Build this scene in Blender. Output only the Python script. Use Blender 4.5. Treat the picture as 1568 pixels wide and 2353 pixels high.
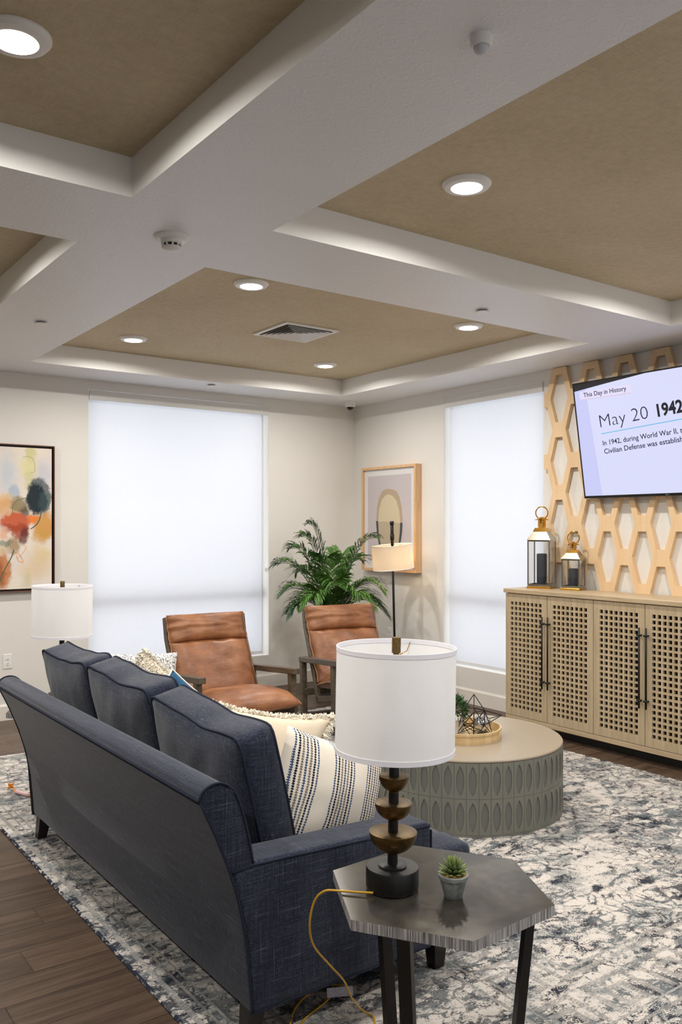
import bpy, bmesh, math, random
from mathutils import Vector, Matrix, Euler, noise as mnoise
PI = math.pi
random.seed(7)
for o in list(bpy.data.objects): bpy.data.objects.remove(o)
scene = bpy.context.scene
COL = scene.collection

# ------------------------------------------------------------------ camera
# room frame: back wall is the plane y=0, right wall the plane x=0, metres
cam_d = bpy.data.cameras.new('camera'); cam = bpy.data.objects.new('camera', cam_d); COL.objects.link(cam)
cam.location = (-5.7684, -7.7243, 1.674)
cam.rotation_euler = (PI/2, 0, -0.6271)
cam_d.sensor_fit = 'VERTICAL'; cam_d.sensor_height = 36.0; cam_d.sensor_width = 24.0
cam_d.lens = 1959.5*36/2353
cam_d.shift_y = (1212.9-1176.5)/2353
cam_d.clip_start = 0.02; cam_d.clip_end = 200
scene.camera = cam
# ------------------------------------------------------------------ world, exposure
w = bpy.data.worlds.new('overcast_sky'); scene.world = w; w.use_nodes = True
bg = w.node_tree.nodes['Background']; bg.inputs[0].default_value = (0.91, 0.95, 1.0, 1); bg.inputs[1].default_value = 1.42
vs = scene.view_settings
vs.view_transform = 'Standard'; vs.look = 'None'; vs.gamma = 1.0; vs.use_curve_mapping = False; vs.exposure = 0.66
cy = scene.cycles; cy.use_adaptive_sampling = True; cy.adaptive_threshold = .03; cy.max_bounces = 7; cy.diffuse_bounces = 4; cy.glossy_bounces = 3; cy.transmission_bounces = 4; cy.transparent_max_bounces = 8; cy.caustics_reflective = False; cy.caustics_refractive = False
DOWNLIGHT = 16.0           # watts of each ceiling downlight
LAMPGLOW = 30.0            # bulb of the lit floor lamp

# ------------------------------------------------------------------ node helper
def lin(c):
    return tuple(((v/255)/12.92 if v/255 <= .04045 else ((v/255+.055)/1.055)**2.4) for v in c[:3])+(1,)
class T:
    def __init__(s, name):
        s.m = bpy.data.materials.new(name); s.m.use_nodes = True
        s.nt = s.m.node_tree; s.n = s.nt.nodes; s.b = s.n['Principled BSDF']; s.out = s.n['Material Output']
        s._tc = None
    def link(s, a, b): s.nt.links.new(a, b)
    def put(s, sock, v):
        if v is None: return
        if hasattr(v, 'links') or isinstance(v, bpy.types.NodeSocket): s.link(v, sock)
        else:
            if isinstance(v, tuple) and len(v) == 3 and sock.type == 'RGBA': v = v+(1,)
            sock.default_value = v
    def tc(s, which='Object'):
        if s._tc is None: s._tc = s.n.new('ShaderNodeTexCoord')
        return s._tc.outputs[which]
    def map(s, vec=None, loc=(0,0,0), rot=(0,0,0), scale=(1,1,1)):
        m = s.n.new('ShaderNodeMapping'); s.link(vec if vec is not None else s.tc(), m.inputs[0])
        m.inputs[1].default_value = loc; m.inputs[2].default_value = rot; m.inputs[3].default_value = scale
        return m.outputs[0]
    def noise(s, vec, scale, detail=3, rough=.55, dist=0.0, col=False):
        t = s.n.new('ShaderNodeTexNoise'); s.link(vec, t.inputs['Vector'])
        t.inputs['Scale'].default_value = scale; t.inputs['Detail'].default_value = detail
        t.inputs['Roughness'].default_value = rough; t.inputs['Distortion'].default_value = dist
        return t.outputs['Color' if col else 0]
    def voro(s, vec, scale, feature='F1', rnd=1.0, out=0):
        t = s.n.new('ShaderNodeTexVoronoi'); t.feature = feature; s.link(vec, t.inputs['Vector'])
        t.inputs['Scale'].default_value = scale; t.inputs['Randomness'].default_value = rnd
        return t.outputs[out]
    def wave(s, vec, scale, dist=0, detail=2, dscale=1, kind='BANDS', direction='X', profile='SIN'):
        t = s.n.new('ShaderNodeTexWave'); t.wave_type = kind; t.wave_profile = profile
        if kind == 'BANDS': t.bands_direction = direction
        s.link(vec, t.inputs['Vector']); t.inputs['Scale'].default_value = scale
        t.inputs['Distortion'].default_value = dist; t.inputs['Detail'].default_value = detail; t.inputs['Detail Scale'].default_value = dscale
        return t.outputs[1]
    def m_(s, op, a, b=None, c=None, clamp=False):
        t = s.n.new('ShaderNodeMath'); t.operation = op; t.use_clamp = clamp
        s.put(t.inputs[0], a); s.put(t.inputs[1], b); s.put(t.inputs[2], c)
        return t.outputs[0]
    def vm(s, op, a, b=None):
        t = s.n.new('ShaderNodeVectorMath'); t.operation = op
        s.put(t.inputs[0], a); s.put(t.inputs[1], b)
        return t.outputs['Value'] if op in ('LENGTH', 'DOT_PRODUCT', 'DISTANCE') else t.outputs[0]
    def sep(s, v):
        t = s.n.new('ShaderNodeSeparateXYZ'); s.link(v, t.inputs[0]); return t.outputs
    def comb(s, x, y, z):
        t = s.n.new('ShaderNodeCombineXYZ')
        for i, v in enumerate((x, y, z)): s.put(t.inputs[i], v)
        return t.outputs[0]
    def mix(s, f, a, b, blend='MIX'):
        t = s.n.new('ShaderNodeMix'); t.data_type = 'RGBA'; t.blend_type = blend; t.clamp_factor = True
        s.put(t.inputs[0], f); s.put(t.inputs[6], a); s.put(t.inputs[7], b)
        return t.outputs[2]
    def step(s, v, lo, hi):
        t = s.n.new('ShaderNodeMapRange'); t.interpolation_type = 'SMOOTHSTEP'; t.clamp = True
        s.put(t.inputs[0], v); t.inputs[1].default_value = lo; t.inputs[2].default_value = hi
        t.inputs[3].default_value = 0; t.inputs[4].default_value = 1
        return t.outputs[0]
    def ramp(s, v, stops):
        t = s.n.new('ShaderNodeValToRGB'); s.link(v, t.inputs[0]); e = t.color_ramp.elements
        while len(e) < len(stops): e.new(.5)
        for i, (p, c) in enumerate(stops): e[i].position = p; e[i].color = c
        return t.outputs[0]
    def bump(s, h, strength=.3, dist=.01):
        t = s.n.new('ShaderNodeBump'); t.inputs['Strength'].default_value = strength; t.inputs['Distance'].default_value = dist
        s.link(h, t.inputs['Height']); s.link(t.outputs[0], s.b.inputs['Normal'])
    def set(s, **k):
        for a, v in k.items(): s.put(s.b.inputs[a.replace('_', ' ')], v)
        return s.m
def plain(name, rgb, rough=.5, metal=0.0, spec=.5, **k):
    t = T(name); c = lin(rgb) if max(rgb) > 1.001 else tuple(rgb)+(1,)
    return t.set(Base_Color=c, Roughness=rough, Metallic=metal, Specular_IOR_Level=spec, **k)
def emit(name, col, strength):
    t = T(name); t.set(Base_Color=(0, 0, 0, 1)); t.put(t.b.inputs['Emission Color'], tuple(col)+(1,)); t.b.inputs['Emission Strength'].default_value = strength
    return t.m

# ------------------------------------------------------------------ mesh helpers
def link(o, parent=None):
    COL.objects.link(o)
    if parent is not None: o.parent = parent
    return o
def mesh(name, verts, faces, mat=None, parent=None, smooth=False, off=None, mats=None, fm=None):
    me = bpy.data.meshes.new(name)
    if off is not None: verts = [(v[0]-off[0], v[1]-off[1], v[2]-off[2]) for v in verts]
    me.from_pydata([tuple(v) for v in verts], [], faces); me.update()
    for mm in (mats or ([mat] if mat else [])): me.materials.append(mm)
    if smooth: me.polygons.foreach_set('use_smooth', [True]*len(me.polygons))
    if fm: me.polygons.foreach_set('material_index', fm)
    return link(bpy.data.objects.new(name, me), parent)
def thing(name, label, cat, loc=(0, 0, 0), rotz=0.0, group=None):
    o = bpy.data.objects.new(name, None); o.empty_display_size = .1; COL.objects.link(o)
    o.location = loc; o.rotation_euler = (0, 0, rotz); tag(o, label, cat, group); return o
def tag(o, label, cat, group=None):
    o['label'] = label; o['category'] = cat
    if group: o['group'] = group
    return o
def struct(o): o['kind'] = 'structure'; return o
def bm_to(name, bm, mat, parent=None, smooth=False, off=None):
    if off is not None: bmesh.ops.translate(bm, vec=-Vector(off), verts=bm.verts)
    me = bpy.data.meshes.new(name); bm.to_mesh(me); bm.free()
    for mm in (mat if isinstance(mat, (list, tuple)) else [mat]): me.materials.append(mm)
    if smooth: me.polygons.foreach_set('use_smooth', [True]*len(me.polygons))
    return link(bpy.data.objects.new(name, me), parent)
def bm_box(lo, hi, bev=0.0, seg=2, bm=None):
    b = bmesh.new()
    r = bmesh.ops.create_cube(b, size=1.0)
    for v in b.verts:
        v.co = Vector([(lo[i]+hi[i])/2+v.co[i]*(hi[i]-lo[i]) for i in range(3)])
    if bev > 0: bmesh.ops.bevel(b, geom=list(b.edges), offset=bev, segments=seg, profile=.7, affect='EDGES')
    if bm is None: return b
    me = bpy.data.meshes.new('t'); b.to_mesh(me); b.free(); bm.from_mesh(me); bpy.data.meshes.remove(me); return bm
def box(name, lo, hi, mat, parent=None, bev=0.0, seg=2, smooth=None, off=None):
    return bm_to(name, bm_box(lo, hi, bev, seg), mat, parent, smooth=(bev > .02 if smooth is None else smooth), off=off)
def lathe_geo(prof, seg=32, close=False, cx=0, cy=0):
    V, F = [], []; n = len(prof)
    for i in range(seg):
        a = 2*PI*i/seg
        for r, z in prof: V.append((cx+r*math.cos(a), cy+r*math.sin(a), z))
    for i in range(seg):
        j = (i+1) % seg
        for k in range(n-1 if not close else n):
            k2 = (k+1) % n
            F.append((i*n+k, j*n+k, j*n+k2, i*n+k2))
    if not close:
        if prof[0][0] > 1e-6: F.append(tuple(i*n for i in range(seg))[::-1])
        if prof[-1][0] > 1e-6: F.append(tuple(i*n+n-1 for i in range(seg)))
    return V, F
def lathe(name, prof, mat, parent=None, seg=32, smooth=True, close=False, cx=0, cy=0):
    V, F = lathe_geo(prof, seg, close, cx, cy)
    o = mesh(name, V, F, mat, parent)
    if smooth: shade_angle(o)
    return o
def shade_angle(o, ang=35):
    me = o.data; bm = bmesh.new(); bm.from_mesh(me); bmesh.ops.remove_doubles(bm, verts=bm.verts, dist=1e-6)
    bmesh.ops.recalc_face_normals(bm, faces=bm.faces)
    for f in bm.faces: f.smooth = True
    for e in bm.edges:
        if len(e.link_faces) == 2 and e.calc_face_angle(0) > math.radians(ang): e.smooth = False
    bm.to_mesh(me); bm.free(); return o
def tube_geo(pts, r, seg=8, closed=False, taper=None, flat=1.0):
    pts = [Vector(p) for p in pts]; n = len(pts); V, F = [], []
    up = None
    for i, p in enumerate(pts):
        if closed: d = pts[(i+1) % n]-pts[i-1]
        else: d = pts[min(i+1, n-1)]-pts[max(i-1, 0)]
        d.normalize()
        if up is None:
            up = Vector((0, 0, 1)) if abs(d.z) < .9 else Vector((1, 0, 0))
        s = d.cross(up); s.normalize(); u = s.cross(d); up = u
        rr = r*(taper(i/(n-1)) if taper else 1)
        for k in range(seg):
            a = 2*PI*k/seg
            V.append(p+s*math.cos(a)*rr+u*math.sin(a)*rr*flat)
    for i in range(n if closed else n-1):
        j = (i+1) % n
        for k in range(seg):
            k2 = (k+1) % seg
            F.append((i*seg+k, i*seg+k2, j*seg+k2, j*seg+k))
    if not closed:
        F.append(tuple(range(seg))[::-1]); F.append(tuple((n-1)*seg+k for k in range(seg)))
    return V, F
def tube(name, pts, r, mat, parent=None, seg=8, closed=False, taper=None, off=None, flat=1.0):
    V, F = tube_geo(pts, r, seg, closed, taper, flat); return mesh(name, V, F, mat, parent, smooth=True, off=off)
def smooth_path(pts, k=6):
    P = [Vector(p) for p in pts]; out = []
    for i in range(len(P)-1):
        a, b, c, d = P[max(i-1, 0)], P[i], P[i+1], P[min(i+2, len(P)-1)]
        for j in range(k):
            t = j/k
            out.append(.5*((2*b)+(c-a)*t+(2*a-5*b+4*c-d)*t*t+(3*b-a-3*c+d)*t**3))
    out.append(P[-1]); return out
def join_geo(parts):
    V, F = [], []
    for v, f in parts:
        o = len(V); V += [tuple(x) for x in v]; F += [tuple(i+o for i in q) for q in f]
    return V, F
def prism(name, poly, y0, y1, mat, parent=None, axis='y', bev=0, seg=2, off=None, smooth=False):
    """polygon in (x,z) pulled along y (axis y), or in (x,y) along z, or (y,z) along x"""
    bm = bmesh.new()
    def P(a, b, t): return {'y': (a, t, b), 'z': (a, b, t), 'x': (t, a, b)}[axis]
    A = [bm.verts.new(P(a, b, y0)) for a, b in poly]; B = [bm.verts.new(P(a, b, y1)) for a, b in poly]
    bm.faces.new(A); bm.faces.new(B[::-1]); n = len(poly)
    for i in range(n): bm.faces.new((A[i], B[i], B[(i+1) % n], A[(i+1) % n]))
    bmesh.ops.recalc_face_normals(bm, faces=bm.faces)
    if bev: bmesh.ops.bevel(bm, geom=list(bm.edges), offset=bev, segments=seg, profile=.6, affect='EDGES')
    o = bm_to(name, bm, mat, parent, off=off)
    if smooth: shade_angle(o, 40)
    return o
def copy_tree(o, parent=None, label=None, loc=None, rotz=None, group=None):
    c = o.copy(); COL.objects.link(c); c.parent = parent
    if label: c['label'] = label
    if group: c['group'] = group
    if loc is not None: c.location = loc
    if rotz is not None: c.rotation_euler = (c.rotation_euler[0], c.rotation_euler[1], rotz)
    for ch in list(o.children): copy_tree(ch, c)
    return c

# ------------------------------------------------------------------ materials
def m_wall(name, rgb, bump=.12, scale=180, rough=.55):
    t = T(name); v = t.tc()
    h = t.noise(v, scale, 3, .6)
    t.bump(h, bump, .002)
    return t.set(Base_Color=lin(rgb), Roughness=rough, Specular_IOR_Level=.3)
WALL = m_wall('wall_paint', (229, 226, 220))
TRIM = plain('trim_paint', (232, 227, 218), .35)
def m_ceiling():
    t = T('knockdown_ceiling'); v = t.tc()
    n = t.noise(v, 34, 3, .5, 1.2); h = t.step(n, .50, .60)
    f = t.noise(v, 200, 2)
    hh = t.m_('ADD', h, t.m_('MULTIPLY', f, .25)); t.bump(hh, .22, .004)
    return t.set(Base_Color=lin((232, 233, 236)), Roughness=.42, Specular_IOR_Level=.4)
CEIL = m_ceiling()
def m_tray():
    t = T('grasscloth_paper'); v = t.tc()
    a = t.noise(t.map(v, scale=(14, 330, 6)), 1.6, 3, .6); b = t.noise(t.map(v, scale=(330, 14, 6)), 1.6, 3, .6)
    big = t.noise(v, 1.7, 3)
    s = t.m_('ADD', t.m_('MULTIPLY', a, .5), t.m_('MULTIPLY', b, .5))
    s = t.m_('ADD', t.m_('MULTIPLY', s, .62), t.m_('MULTIPLY', t.m_('ADD', t.m_('MULTIPLY', big, .5), t.m_('MULTIPLY', t.noise(v, 26, 4, .65), .5)), .38))
    c = t.ramp(s, [(.32, lin((164, 149, 121))), (.5, lin((196, 181, 152))), (.68, lin((216, 203, 176)))])
    t.bump(s, .2, .003)
    return t.set(Base_Color=c, Roughness=.7, Specular_IOR_Level=.2)
TRAY = m_tray()
def m_wood(name, dark, mid, light, axis='x', scale=1.0, rough=.5, bump=.15, rnd=True, coat=0):
    t = T(name); v = t.tc()
    if rnd:
        oi = t.n.new('ShaderNodeObjectInfo')
        sh = t.vm('SCALE', t.comb(oi.outputs['Random'], oi.outputs['Random'], oi.outputs['Random'])); sh.node.inputs['Scale'].default_value = 37.0
        v = t.vm('ADD', v, sh)
    sc = {'x': (1, 14, 14), 'y': (14, 1, 14), 'z': (14, 14, 1)}[axis]
    a = t.noise(t.map(v, scale=tuple(q*scale for q in sc)), 2.2, 5, .6, .6)
    b = t.noise(t.map(v, scale=tuple(q*scale*5 for q in sc)), 2.5, 3, .6)
    s = t.m_('ADD', t.m_('MULTIPLY', a, .72), t.m_('MULTIPLY', b, .28))
    c = t.ramp(s, [(.3, lin(dark)), (.5, lin(mid)), (.7, lin(light))])
    if rnd:
        k = t.m_('ADD', .82, t.m_('MULTIPLY', oi.outputs['Random'], .36))
        c = t.mix(1.0, c, t.comb(k, k, k), 'MULTIPLY')
    t.bump(s, bump, .003)
    return t.set(Base_Color=c, Roughness=rough, Coat_Weight=coat)
PLANK = m_wood('vinyl_plank', (50, 38, 30), (80, 63, 50), (104, 86, 71), 'x', .8, .42)
FLOORBASE = plain('floor_joint', (40, 32, 26), .8)
OAK = m_wood('washed_oak', (162, 143, 113), (181, 162, 131), (196, 178, 149), 'z', .8, .55, rnd=False)
OAKTOP = m_wood('washed_oak_top', (166, 146, 115), (186, 165, 133), (200, 181, 150), 'y', .8, .45, rnd=False)
MAPLE = m_wood('birch_lattice', (222, 188, 144), (230, 198, 156), (236, 207, 168), 'z', .5, .5, .05, rnd=False)
FRAMEWOOD = m_wood('pale_frame_wood', (208, 164, 118), (222, 180, 134), (232, 194, 150), 'z', 1, .45, .05, rnd=False)
WALNUT = m_wood('weathered_walnut', (52, 44, 34), (84, 72, 56), (108, 96, 78), 'y', 1.2, .5, rnd=False)
BAMBOO = m_wood('bamboo', (186, 156, 110), (208, 180, 134), (222, 198, 156), 'z', .4, .45, rnd=False)
def m_linen(name, base, slub, dark, amp=1.0):
    t = T(name); v = t.tc(); parts = []
    for sc in ((8, 260, 260), (260, 8, 260), (260, 260, 8)):
        parts.append(t.noise(t.map(v, scale=sc), 1.0, 2, .5))
    s = t.m_('MULTIPLY', t.m_('ADD', t.m_('ADD', parts[0], parts[1]), parts[2]), 1/3)
    mx = t.m_('MAXIMUM', t.m_('MAXIMUM', parts[0], parts[1]), parts[2])
    fine = t.noise(v, 700, 2)
    c = t.mix(t.step(s, .42, .60), dark, base)
    c = t.mix(t.m_('MULTIPLY', t.step(mx, .66, .78), .55*amp), c, slub)
    c = t.mix(t.m_('MULTIPLY', t.step(t.noise(v, 210, 2), .66, .72), .5), c, dark)
    t.bump(t.m_('ADD', s, t.m_('MULTIPLY', fine, .4)), .35, .002)
    return t.set(Base_Color=c, Roughness=.9, Specular_IOR_Level=.15, Sheen_Weight=.22)
LINEN = m_linen('navy_linen', lin((52, 59, 78)), lin((120, 127, 143)), lin((29, 34, 46)))
LINENPIPE = plain('navy_piping', (42, 47, 62), .9, spec=.15)
SOFALEG = plain('espresso_leg', (26, 20, 17), .35)
def m_leather():
    t = T('cognac_leather'); v = t.tc()
    a = t.noise(v, 4, 4, .6); f = t.voro(v, 260); cr = t.noise(t.map(v, scale=(3, 9, 9)), 2.2, 3, .6, .8)
    c = t.ramp(a, [(.3, lin((106, 64, 38))), (.5, lin((139, 89, 55))), (.7, lin((166, 113, 75)))])
    h = t.m_('ADD', t.m_('MULTIPLY', f, .08), t.m_('MULTIPLY', cr, 1.0)); t.bump(h, .30, .012)
    return t.set(Base_Color=c, Roughness=.38, Specular_IOR_Level=.5)
LEATHER = m_leather()
LPIPE = plain('leather_piping', (150, 108, 76), .6)
def m_cloth(name, rgb, var=.08, scale=350, rough=.9):
    t = T(name); v = t.tc(); n = t.noise(v, scale, 2); b = t.noise(v, 5, 3)
    k = t.m_('ADD', 1-var, t.m_('MULTIPLY', t.m_('ADD', n, b), var)); c = t.mix(1.0, lin(rgb), t.comb(k, k, k), 'MULTIPLY')
    t.bump(n, .25, .001)
    return t.set(Base_Color=c, Roughness=rough, Specular_IOR_Level=.1)
CREAM = m_cloth('cream_cotton', (226, 211, 188)); FRINGE = m_cloth('cream_fringe', (252, 246, 232), .02); BLUECLOTH = m_cloth('blue_cotton', (52, 96, 130))
BLACK = plain('black_metal', (20, 20, 21), .45, .3); SATIN = plain('black_satin', (14, 14, 15), .42)
GOLD = plain('polished_brass', (212, 160, 72), .16, 1.0); BRASS = m_wood('aged_brass', (74, 59, 33), (104, 83, 49), (130, 106, 66), 'y', .6, .38, .1, rnd=False)
BRASS.node_tree.nodes['Principled BSDF'].inputs['Metallic'].default_value = .85
NICKEL = plain('antique_nickel', (176, 168, 152), .22, 1.0)
CHROME = plain('mercury_silver', (225, 226, 228), .12, 1.0)
WHITEPL = plain('white_plastic', (235, 234, 230), .4); GREYPL = plain('grey_plastic', (150, 150, 148), .5); DARKPL = plain('dark_plastic', (22, 22, 22), .3)
def m_shade(name, rgb, trans=.35, emis=None):
    t = T(name); n = t.n; t.set(Base_Color=lin(rgb), Roughness=.85, Specular_IOR_Level=.1)
    v = t.tc(); k = t.noise(t.map(v, scale=(400, 400, 30)), 1, 2); t.bump(k, .12, .001)
    tr = n.new('ShaderNodeBsdfTranslucent'); tr.inputs[0].default_value = lin(rgb)
    mx = n.new('ShaderNodeMixShader'); mx.inputs[0].default_value = trans
    t.link(t.b.outputs[0], mx.inputs[1]); t.link(tr.outputs[0], mx.inputs[2]); t.link(mx.outputs[0], t.out.inputs[0])
    return t.m
LAMPSHADE = m_shade('white_lampshade', (250, 250, 250), .12); SHADETAPE = plain('shade_tape', (240, 240, 246), .7)
LINENSHADE = m_shade('linen_lampshade', (236, 222, 202), .45)
ROLLER = m_shade('roller_shade_fabric', (238, 239, 242), .62)
def m_glass(name, tint=(1, 1, 1, 1), refl=.08):
    t = T(name); n = t.n; n.remove(t.b)
    tr = n.new('ShaderNodeBsdfTransparent'); tr.inputs[0].default_value = tint; gl = n.new('ShaderNodeBsdfGlossy'); gl.inputs['Roughness'].default_value = .02
    mx = n.new('ShaderNodeMixShader'); lw = n.new('ShaderNodeLayerWeight'); lw.inputs[0].default_value = .5
    fr = t.m_('ADD', .04, t.m_('MULTIPLY', t.m_('POWER', lw.outputs['Facing'], 5.0), .8))
    t.link(fr, mx.inputs[0]); t.link(tr.outputs[0], mx.inputs[1]); t.link(gl.outputs[0], mx.inputs[2]); t.link(mx.outputs[0], t.out.inputs[0])
    return t.m
GLASS = m_glass('clear_glass')

# ================================================================== ROOM SHELL
HS, HT = 3.035, 3.20
X0, Y0 = -12.0, -9.2
WT = .22
def wall_with_openings(name, axis, a0, a1, openings):
    """wall on plane axis=0, running a0..a1 in the other axis; openings (lo,hi,z0,z1) get reveals"""
    us = sorted({a0, a1} | {q for o in openings for q in o[:2]}); zs = sorted({0, HS} | {q for o in openings for q in o[2:]})
    V, F = [], []
    def P(u, z, d): return (u, d, z) if axis == 'y' else (d, u, z)
    def quad(*p):
        i = len(V); V.extend(p); F.append((i, i+1, i+2, i+3))
    for i in range(len(us)-1):
        for j in range(len(zs)-1):
            uc, zc = (us[i]+us[i+1])/2, (zs[j]+zs[j+1])/2
            if any(o[0] < uc < o[1] and o[2] < zc < o[3] for o in openings): continue
            for d in (0, WT): quad(P(us[i], zs[j], d), P(us[i+1], zs[j], d), P(us[i+1], zs[j+1], d), P(us[i], zs[j+1], d))
    for lo, hi, z0, z1 in openings:
        quad(P(lo, z0, 0), P(hi, z0, 0), P(hi, z0, WT), P(lo, z0, WT)); quad(P(lo, z1, 0), P(hi, z1, 0), P(hi, z1, WT), P(lo, z1, WT))
        quad(P(lo, z0, 0), P(lo, z1, 0), P(lo, z1, WT), P(lo, z0, WT)); quad(P(hi, z0, 0), P(hi, z1, 0), P(hi, z1, WT), P(hi, z0, WT))
    return struct(mesh(name, V, F, WALL))
WZ0, WZ1 = .335, 2.952
WA = (-3.045, -1.112); WB = (-2.765, -1.495); WC = (-6.67, -5.40); WD = (-3.35, -1.42); WE = (-5.75, -3.82)
wall_back = wall_with_openings('wall_back', 'y', X0, 0.0, [(WA[0], WA[1], WZ0, WZ1)])
wall_right = wall_with_openings('wall_right', 'x', Y0, 0.0, [(WB[0], WB[1], WZ0, WZ1), (WC[0], WC[1], WZ0, WZ1)])
struct(box('wall_left', (X0-.15, Y0, 0), (X0, WT, HS), WALL)); wall_front = wall_with_openings('wall_front', 'y', X0-.15, WT, [(WD[0], WD[1], WZ0, WZ1), (WE[0], WE[1], WZ0, WZ1)])  # front windows lie unseen, added to bring daylight onto the near soffit
wall_front.scale = (1, -1, 1); wall_front.location = (0, Y0, 0)
# --- ceiling: dropped soffit grid with papered trays
TX = [(-3.73, -.59), (-7.545, -4.405)]; TY = [(-3.703, -.58), (-7.5, -4.375)]
trays = [(x, y) for x in TX for y in TY]
xs = sorted({X0-.15, WT} | {q for a in TX for q in a}); ys = sorted({Y0-.25, WT} | {q for a in TY for q in a})
V, F, fm = [], [], []
def addq(p, m):
    i = len(V); V.extend(p); F.append((i, i+1, i+2, i+3)); fm.append(m)
for i in range(len(xs)-1):
    for j in range(len(ys)-1):
        xc, yc = (xs[i]+xs[i+1])/2, (ys[j]+ys[j+1])/2
        inside = any(a[0] < xc < a[1] and b[0] < yc < b[1] for a, b in trays)
        z = HT if inside else HS
        addq([(xs[i], ys[j], z), (xs[i+1], ys[j], z), (xs[i+1], ys[j+1], z), (xs[i], ys[j+1], z)][::-1], 1 if inside else 0)
for (a0, a1), (b0, b1) in trays:
    for p, q in (((a0, b0), (a1, b0)), ((a1, b0), (a1, b1)), ((a1, b1), (a0, b1)), ((a0, b1), (a0, b0))):
        addq([(p[0], p[1], HS), (q[0], q[1], HS), (q[0], q[1], HT), (p[0], p[1], HT)], 2)
struct(mesh('ceiling', V, F, mats=[CEIL, TRAY, plain('tray_side_paint', (242, 241, 238), .5)], fm=fm))
struct(box('ceiling_slab', (X0-.15, Y0-.25, HT+.005), (WT, WT, HT+.06), CEIL))  # slab over the whole ceiling, unseen from inside the room
# --- floor of planks
floor = struct(box('floor', (X0-.15, Y0-.25, -.12), (WT, WT, -.0032), FLOORBASE))
PW, PL = .185, 1.22
plank_mesh = {}
def plank(x0, x1, y0):
    L = round(x1-x0, 3); key = L
    if key not in plank_mesh:
        o = box('plank', (0, .0012, -.003), (L-.0012, PW-.0012, 0), PLANK, floor, bev=.0011, seg=1, smooth=False); plank_mesh[key] = o.data
    else:
        o = link(bpy.data.objects.new('plank', plank_mesh[key]), floor)
    o.location = (x0, y0, 0)
rows = int(7.6/PW)+1
cnt = 0
for r in range(rows):
    y0 = -PW*(r+1); xo = -((r*0.437) % 1.0)*PL; x1 = 0.0; first = True
    while x1 > -6.6:
        L = (PL+xo) if first else PL; first = False
        if L < .12: L += PL
        x0 = x1-L
        # planks wholly under the rug or beneath the cabinets and sofa are left out of the count
        if not (x0 > -4.45 and x1 < -.75 and y0 > -6.8 and y0+PW < -1.3): plank(x0, x1, y0); cnt += 1
        x1 = x0
# --- baseboards
def baseboard(name, axis, a0, a1, side):
    prof = [(0, 0), (-.016, 0), (-.016, .122), (-.010, .134), (0, .134)]
    if axis == 'y': return struct(prism(name, [(y, z) for y, z in prof], a0, a1, TRIM, axis='x'))
    return struct(prism(name, prof, a0, a1, TRIM, axis='y'))
baseboard('baseboard_back', 'y', X0, 0, 0); baseboard('baseboard_right', 'x', Y0, -.016, 0)
# --- windows: frame, rail, panes; roller shades with fascia are things of their own
FRAME = plain('window_vinyl', (236, 238, 240), .35)
def window(n, axis, lo, hi):
    root = struct(bpy.data.objects.new('window_%d' % n, None)); COL.objects.link(root)
    P0, P1 = .135, .185
    def bx(name, u0, u1, z0, z1, d0, d1, mat):
        a, b = ((u0, d0, z0), (u1, d1, z1)) if axis == 'y' else ((d0, u0, z0), (d1, u1, z1))
        return box(name, a, b, mat, root, bev=.004 if mat is FRAME else 0, seg=1, smooth=False)
    f = .03
    bx('frame_side', lo, lo+f, WZ0, WZ1, P0, P1, FRAME); bx('frame_side', hi-f, hi, WZ0, WZ1, P0, P1, FRAME)
    bx('frame_rail', lo+f, hi-f, WZ0, WZ0+f, P0, P1, FRAME); bx('frame_rail', lo+f, hi-f, WZ1-f, WZ1, P0, P1, FRAME)
    bx('mullion', lo+f, hi-f, .93, 1.02, P0-.03, P1, FRAME)
    bx('pane', lo+f, hi-f, WZ0+f, .93, .158, .164, GLASS); bx('pane', lo+f, hi-f, 1.02, WZ1-f, .158, .164, GLASS)
    return root
window(1, 'y', *WA); window(2, 'x', *WB); window(3, 'x', *WC)
for n_, ww in ((4, WD), (5, WE)):
    wo = window(n_, 'y', *ww); wo.scale = (1, -1, 1); wo.location = (0, Y0, 0)  # unseen windows, added for their daylight
FASCIA = plain('shade_fascia', (222, 221, 216), .5)
def roller(axis, lo, hi, gl, gh, label, group='white roller window shades'):
    t = thing('roller_shade', label, 'window shade', ((lo+hi)/2, .02, WZ0) if axis == 'y' else (.02, (lo+hi)/2, WZ0), 0, group)
    off = t.location
    def pr(name, u0, u1, z0, z1, d0, d1, mat, bev=0):
        a, b = ((u0, d0, z0), (u1, d1, z1)) if axis == 'y' else ((d0, u0, z0), (d1, u1, z1))
        return box(name, a, b, mat, t, bev=bev, seg=2, smooth=False, off=off)
    fz = 2.857
    pr('fascia', lo+.006, hi-.004, fz, WZ1-.004, -.012, .012, FASCIA, .004)
    sh = pr('shade_fabric', lo+gl, hi-gh, WZ0+.028, fz+.05, .050, .0508, ROLLER)
    pr('hem_bar', lo+gl, hi-gh, WZ0+.016, WZ0+.046, .044, .057, plain('hem_'+label[:4], (222, 224, 228), .5), .003)
    # beaded chain on one side
    cu = hi-.022 if axis == 'y' else lo+.015
    ch = []
    for k, du in ((0, 0), (1, .018)):
        pts = [((cu+du*(-1 if axis == 'y' else 1)), .03, z) for z in (fz, 1.25)]
        if axis == 'x': pts = [(d, u, z) for u, d, z in pts]
        ch.append(tube_geo(pts, .0016, 5))
    Vc, Fc = join_geo(ch); mesh('bead_chain', Vc, Fc, WHITEPL, t, off=off)
    pr('chain_clip', cu-.012, cu+.012, 1.215, 1.255, .018, .034, WHITEPL, .003)
    return t
roller('y', WA[0], WA[1], .008, .055, 'wide closed white roller shade in the wall of the abstract painting')
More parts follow.
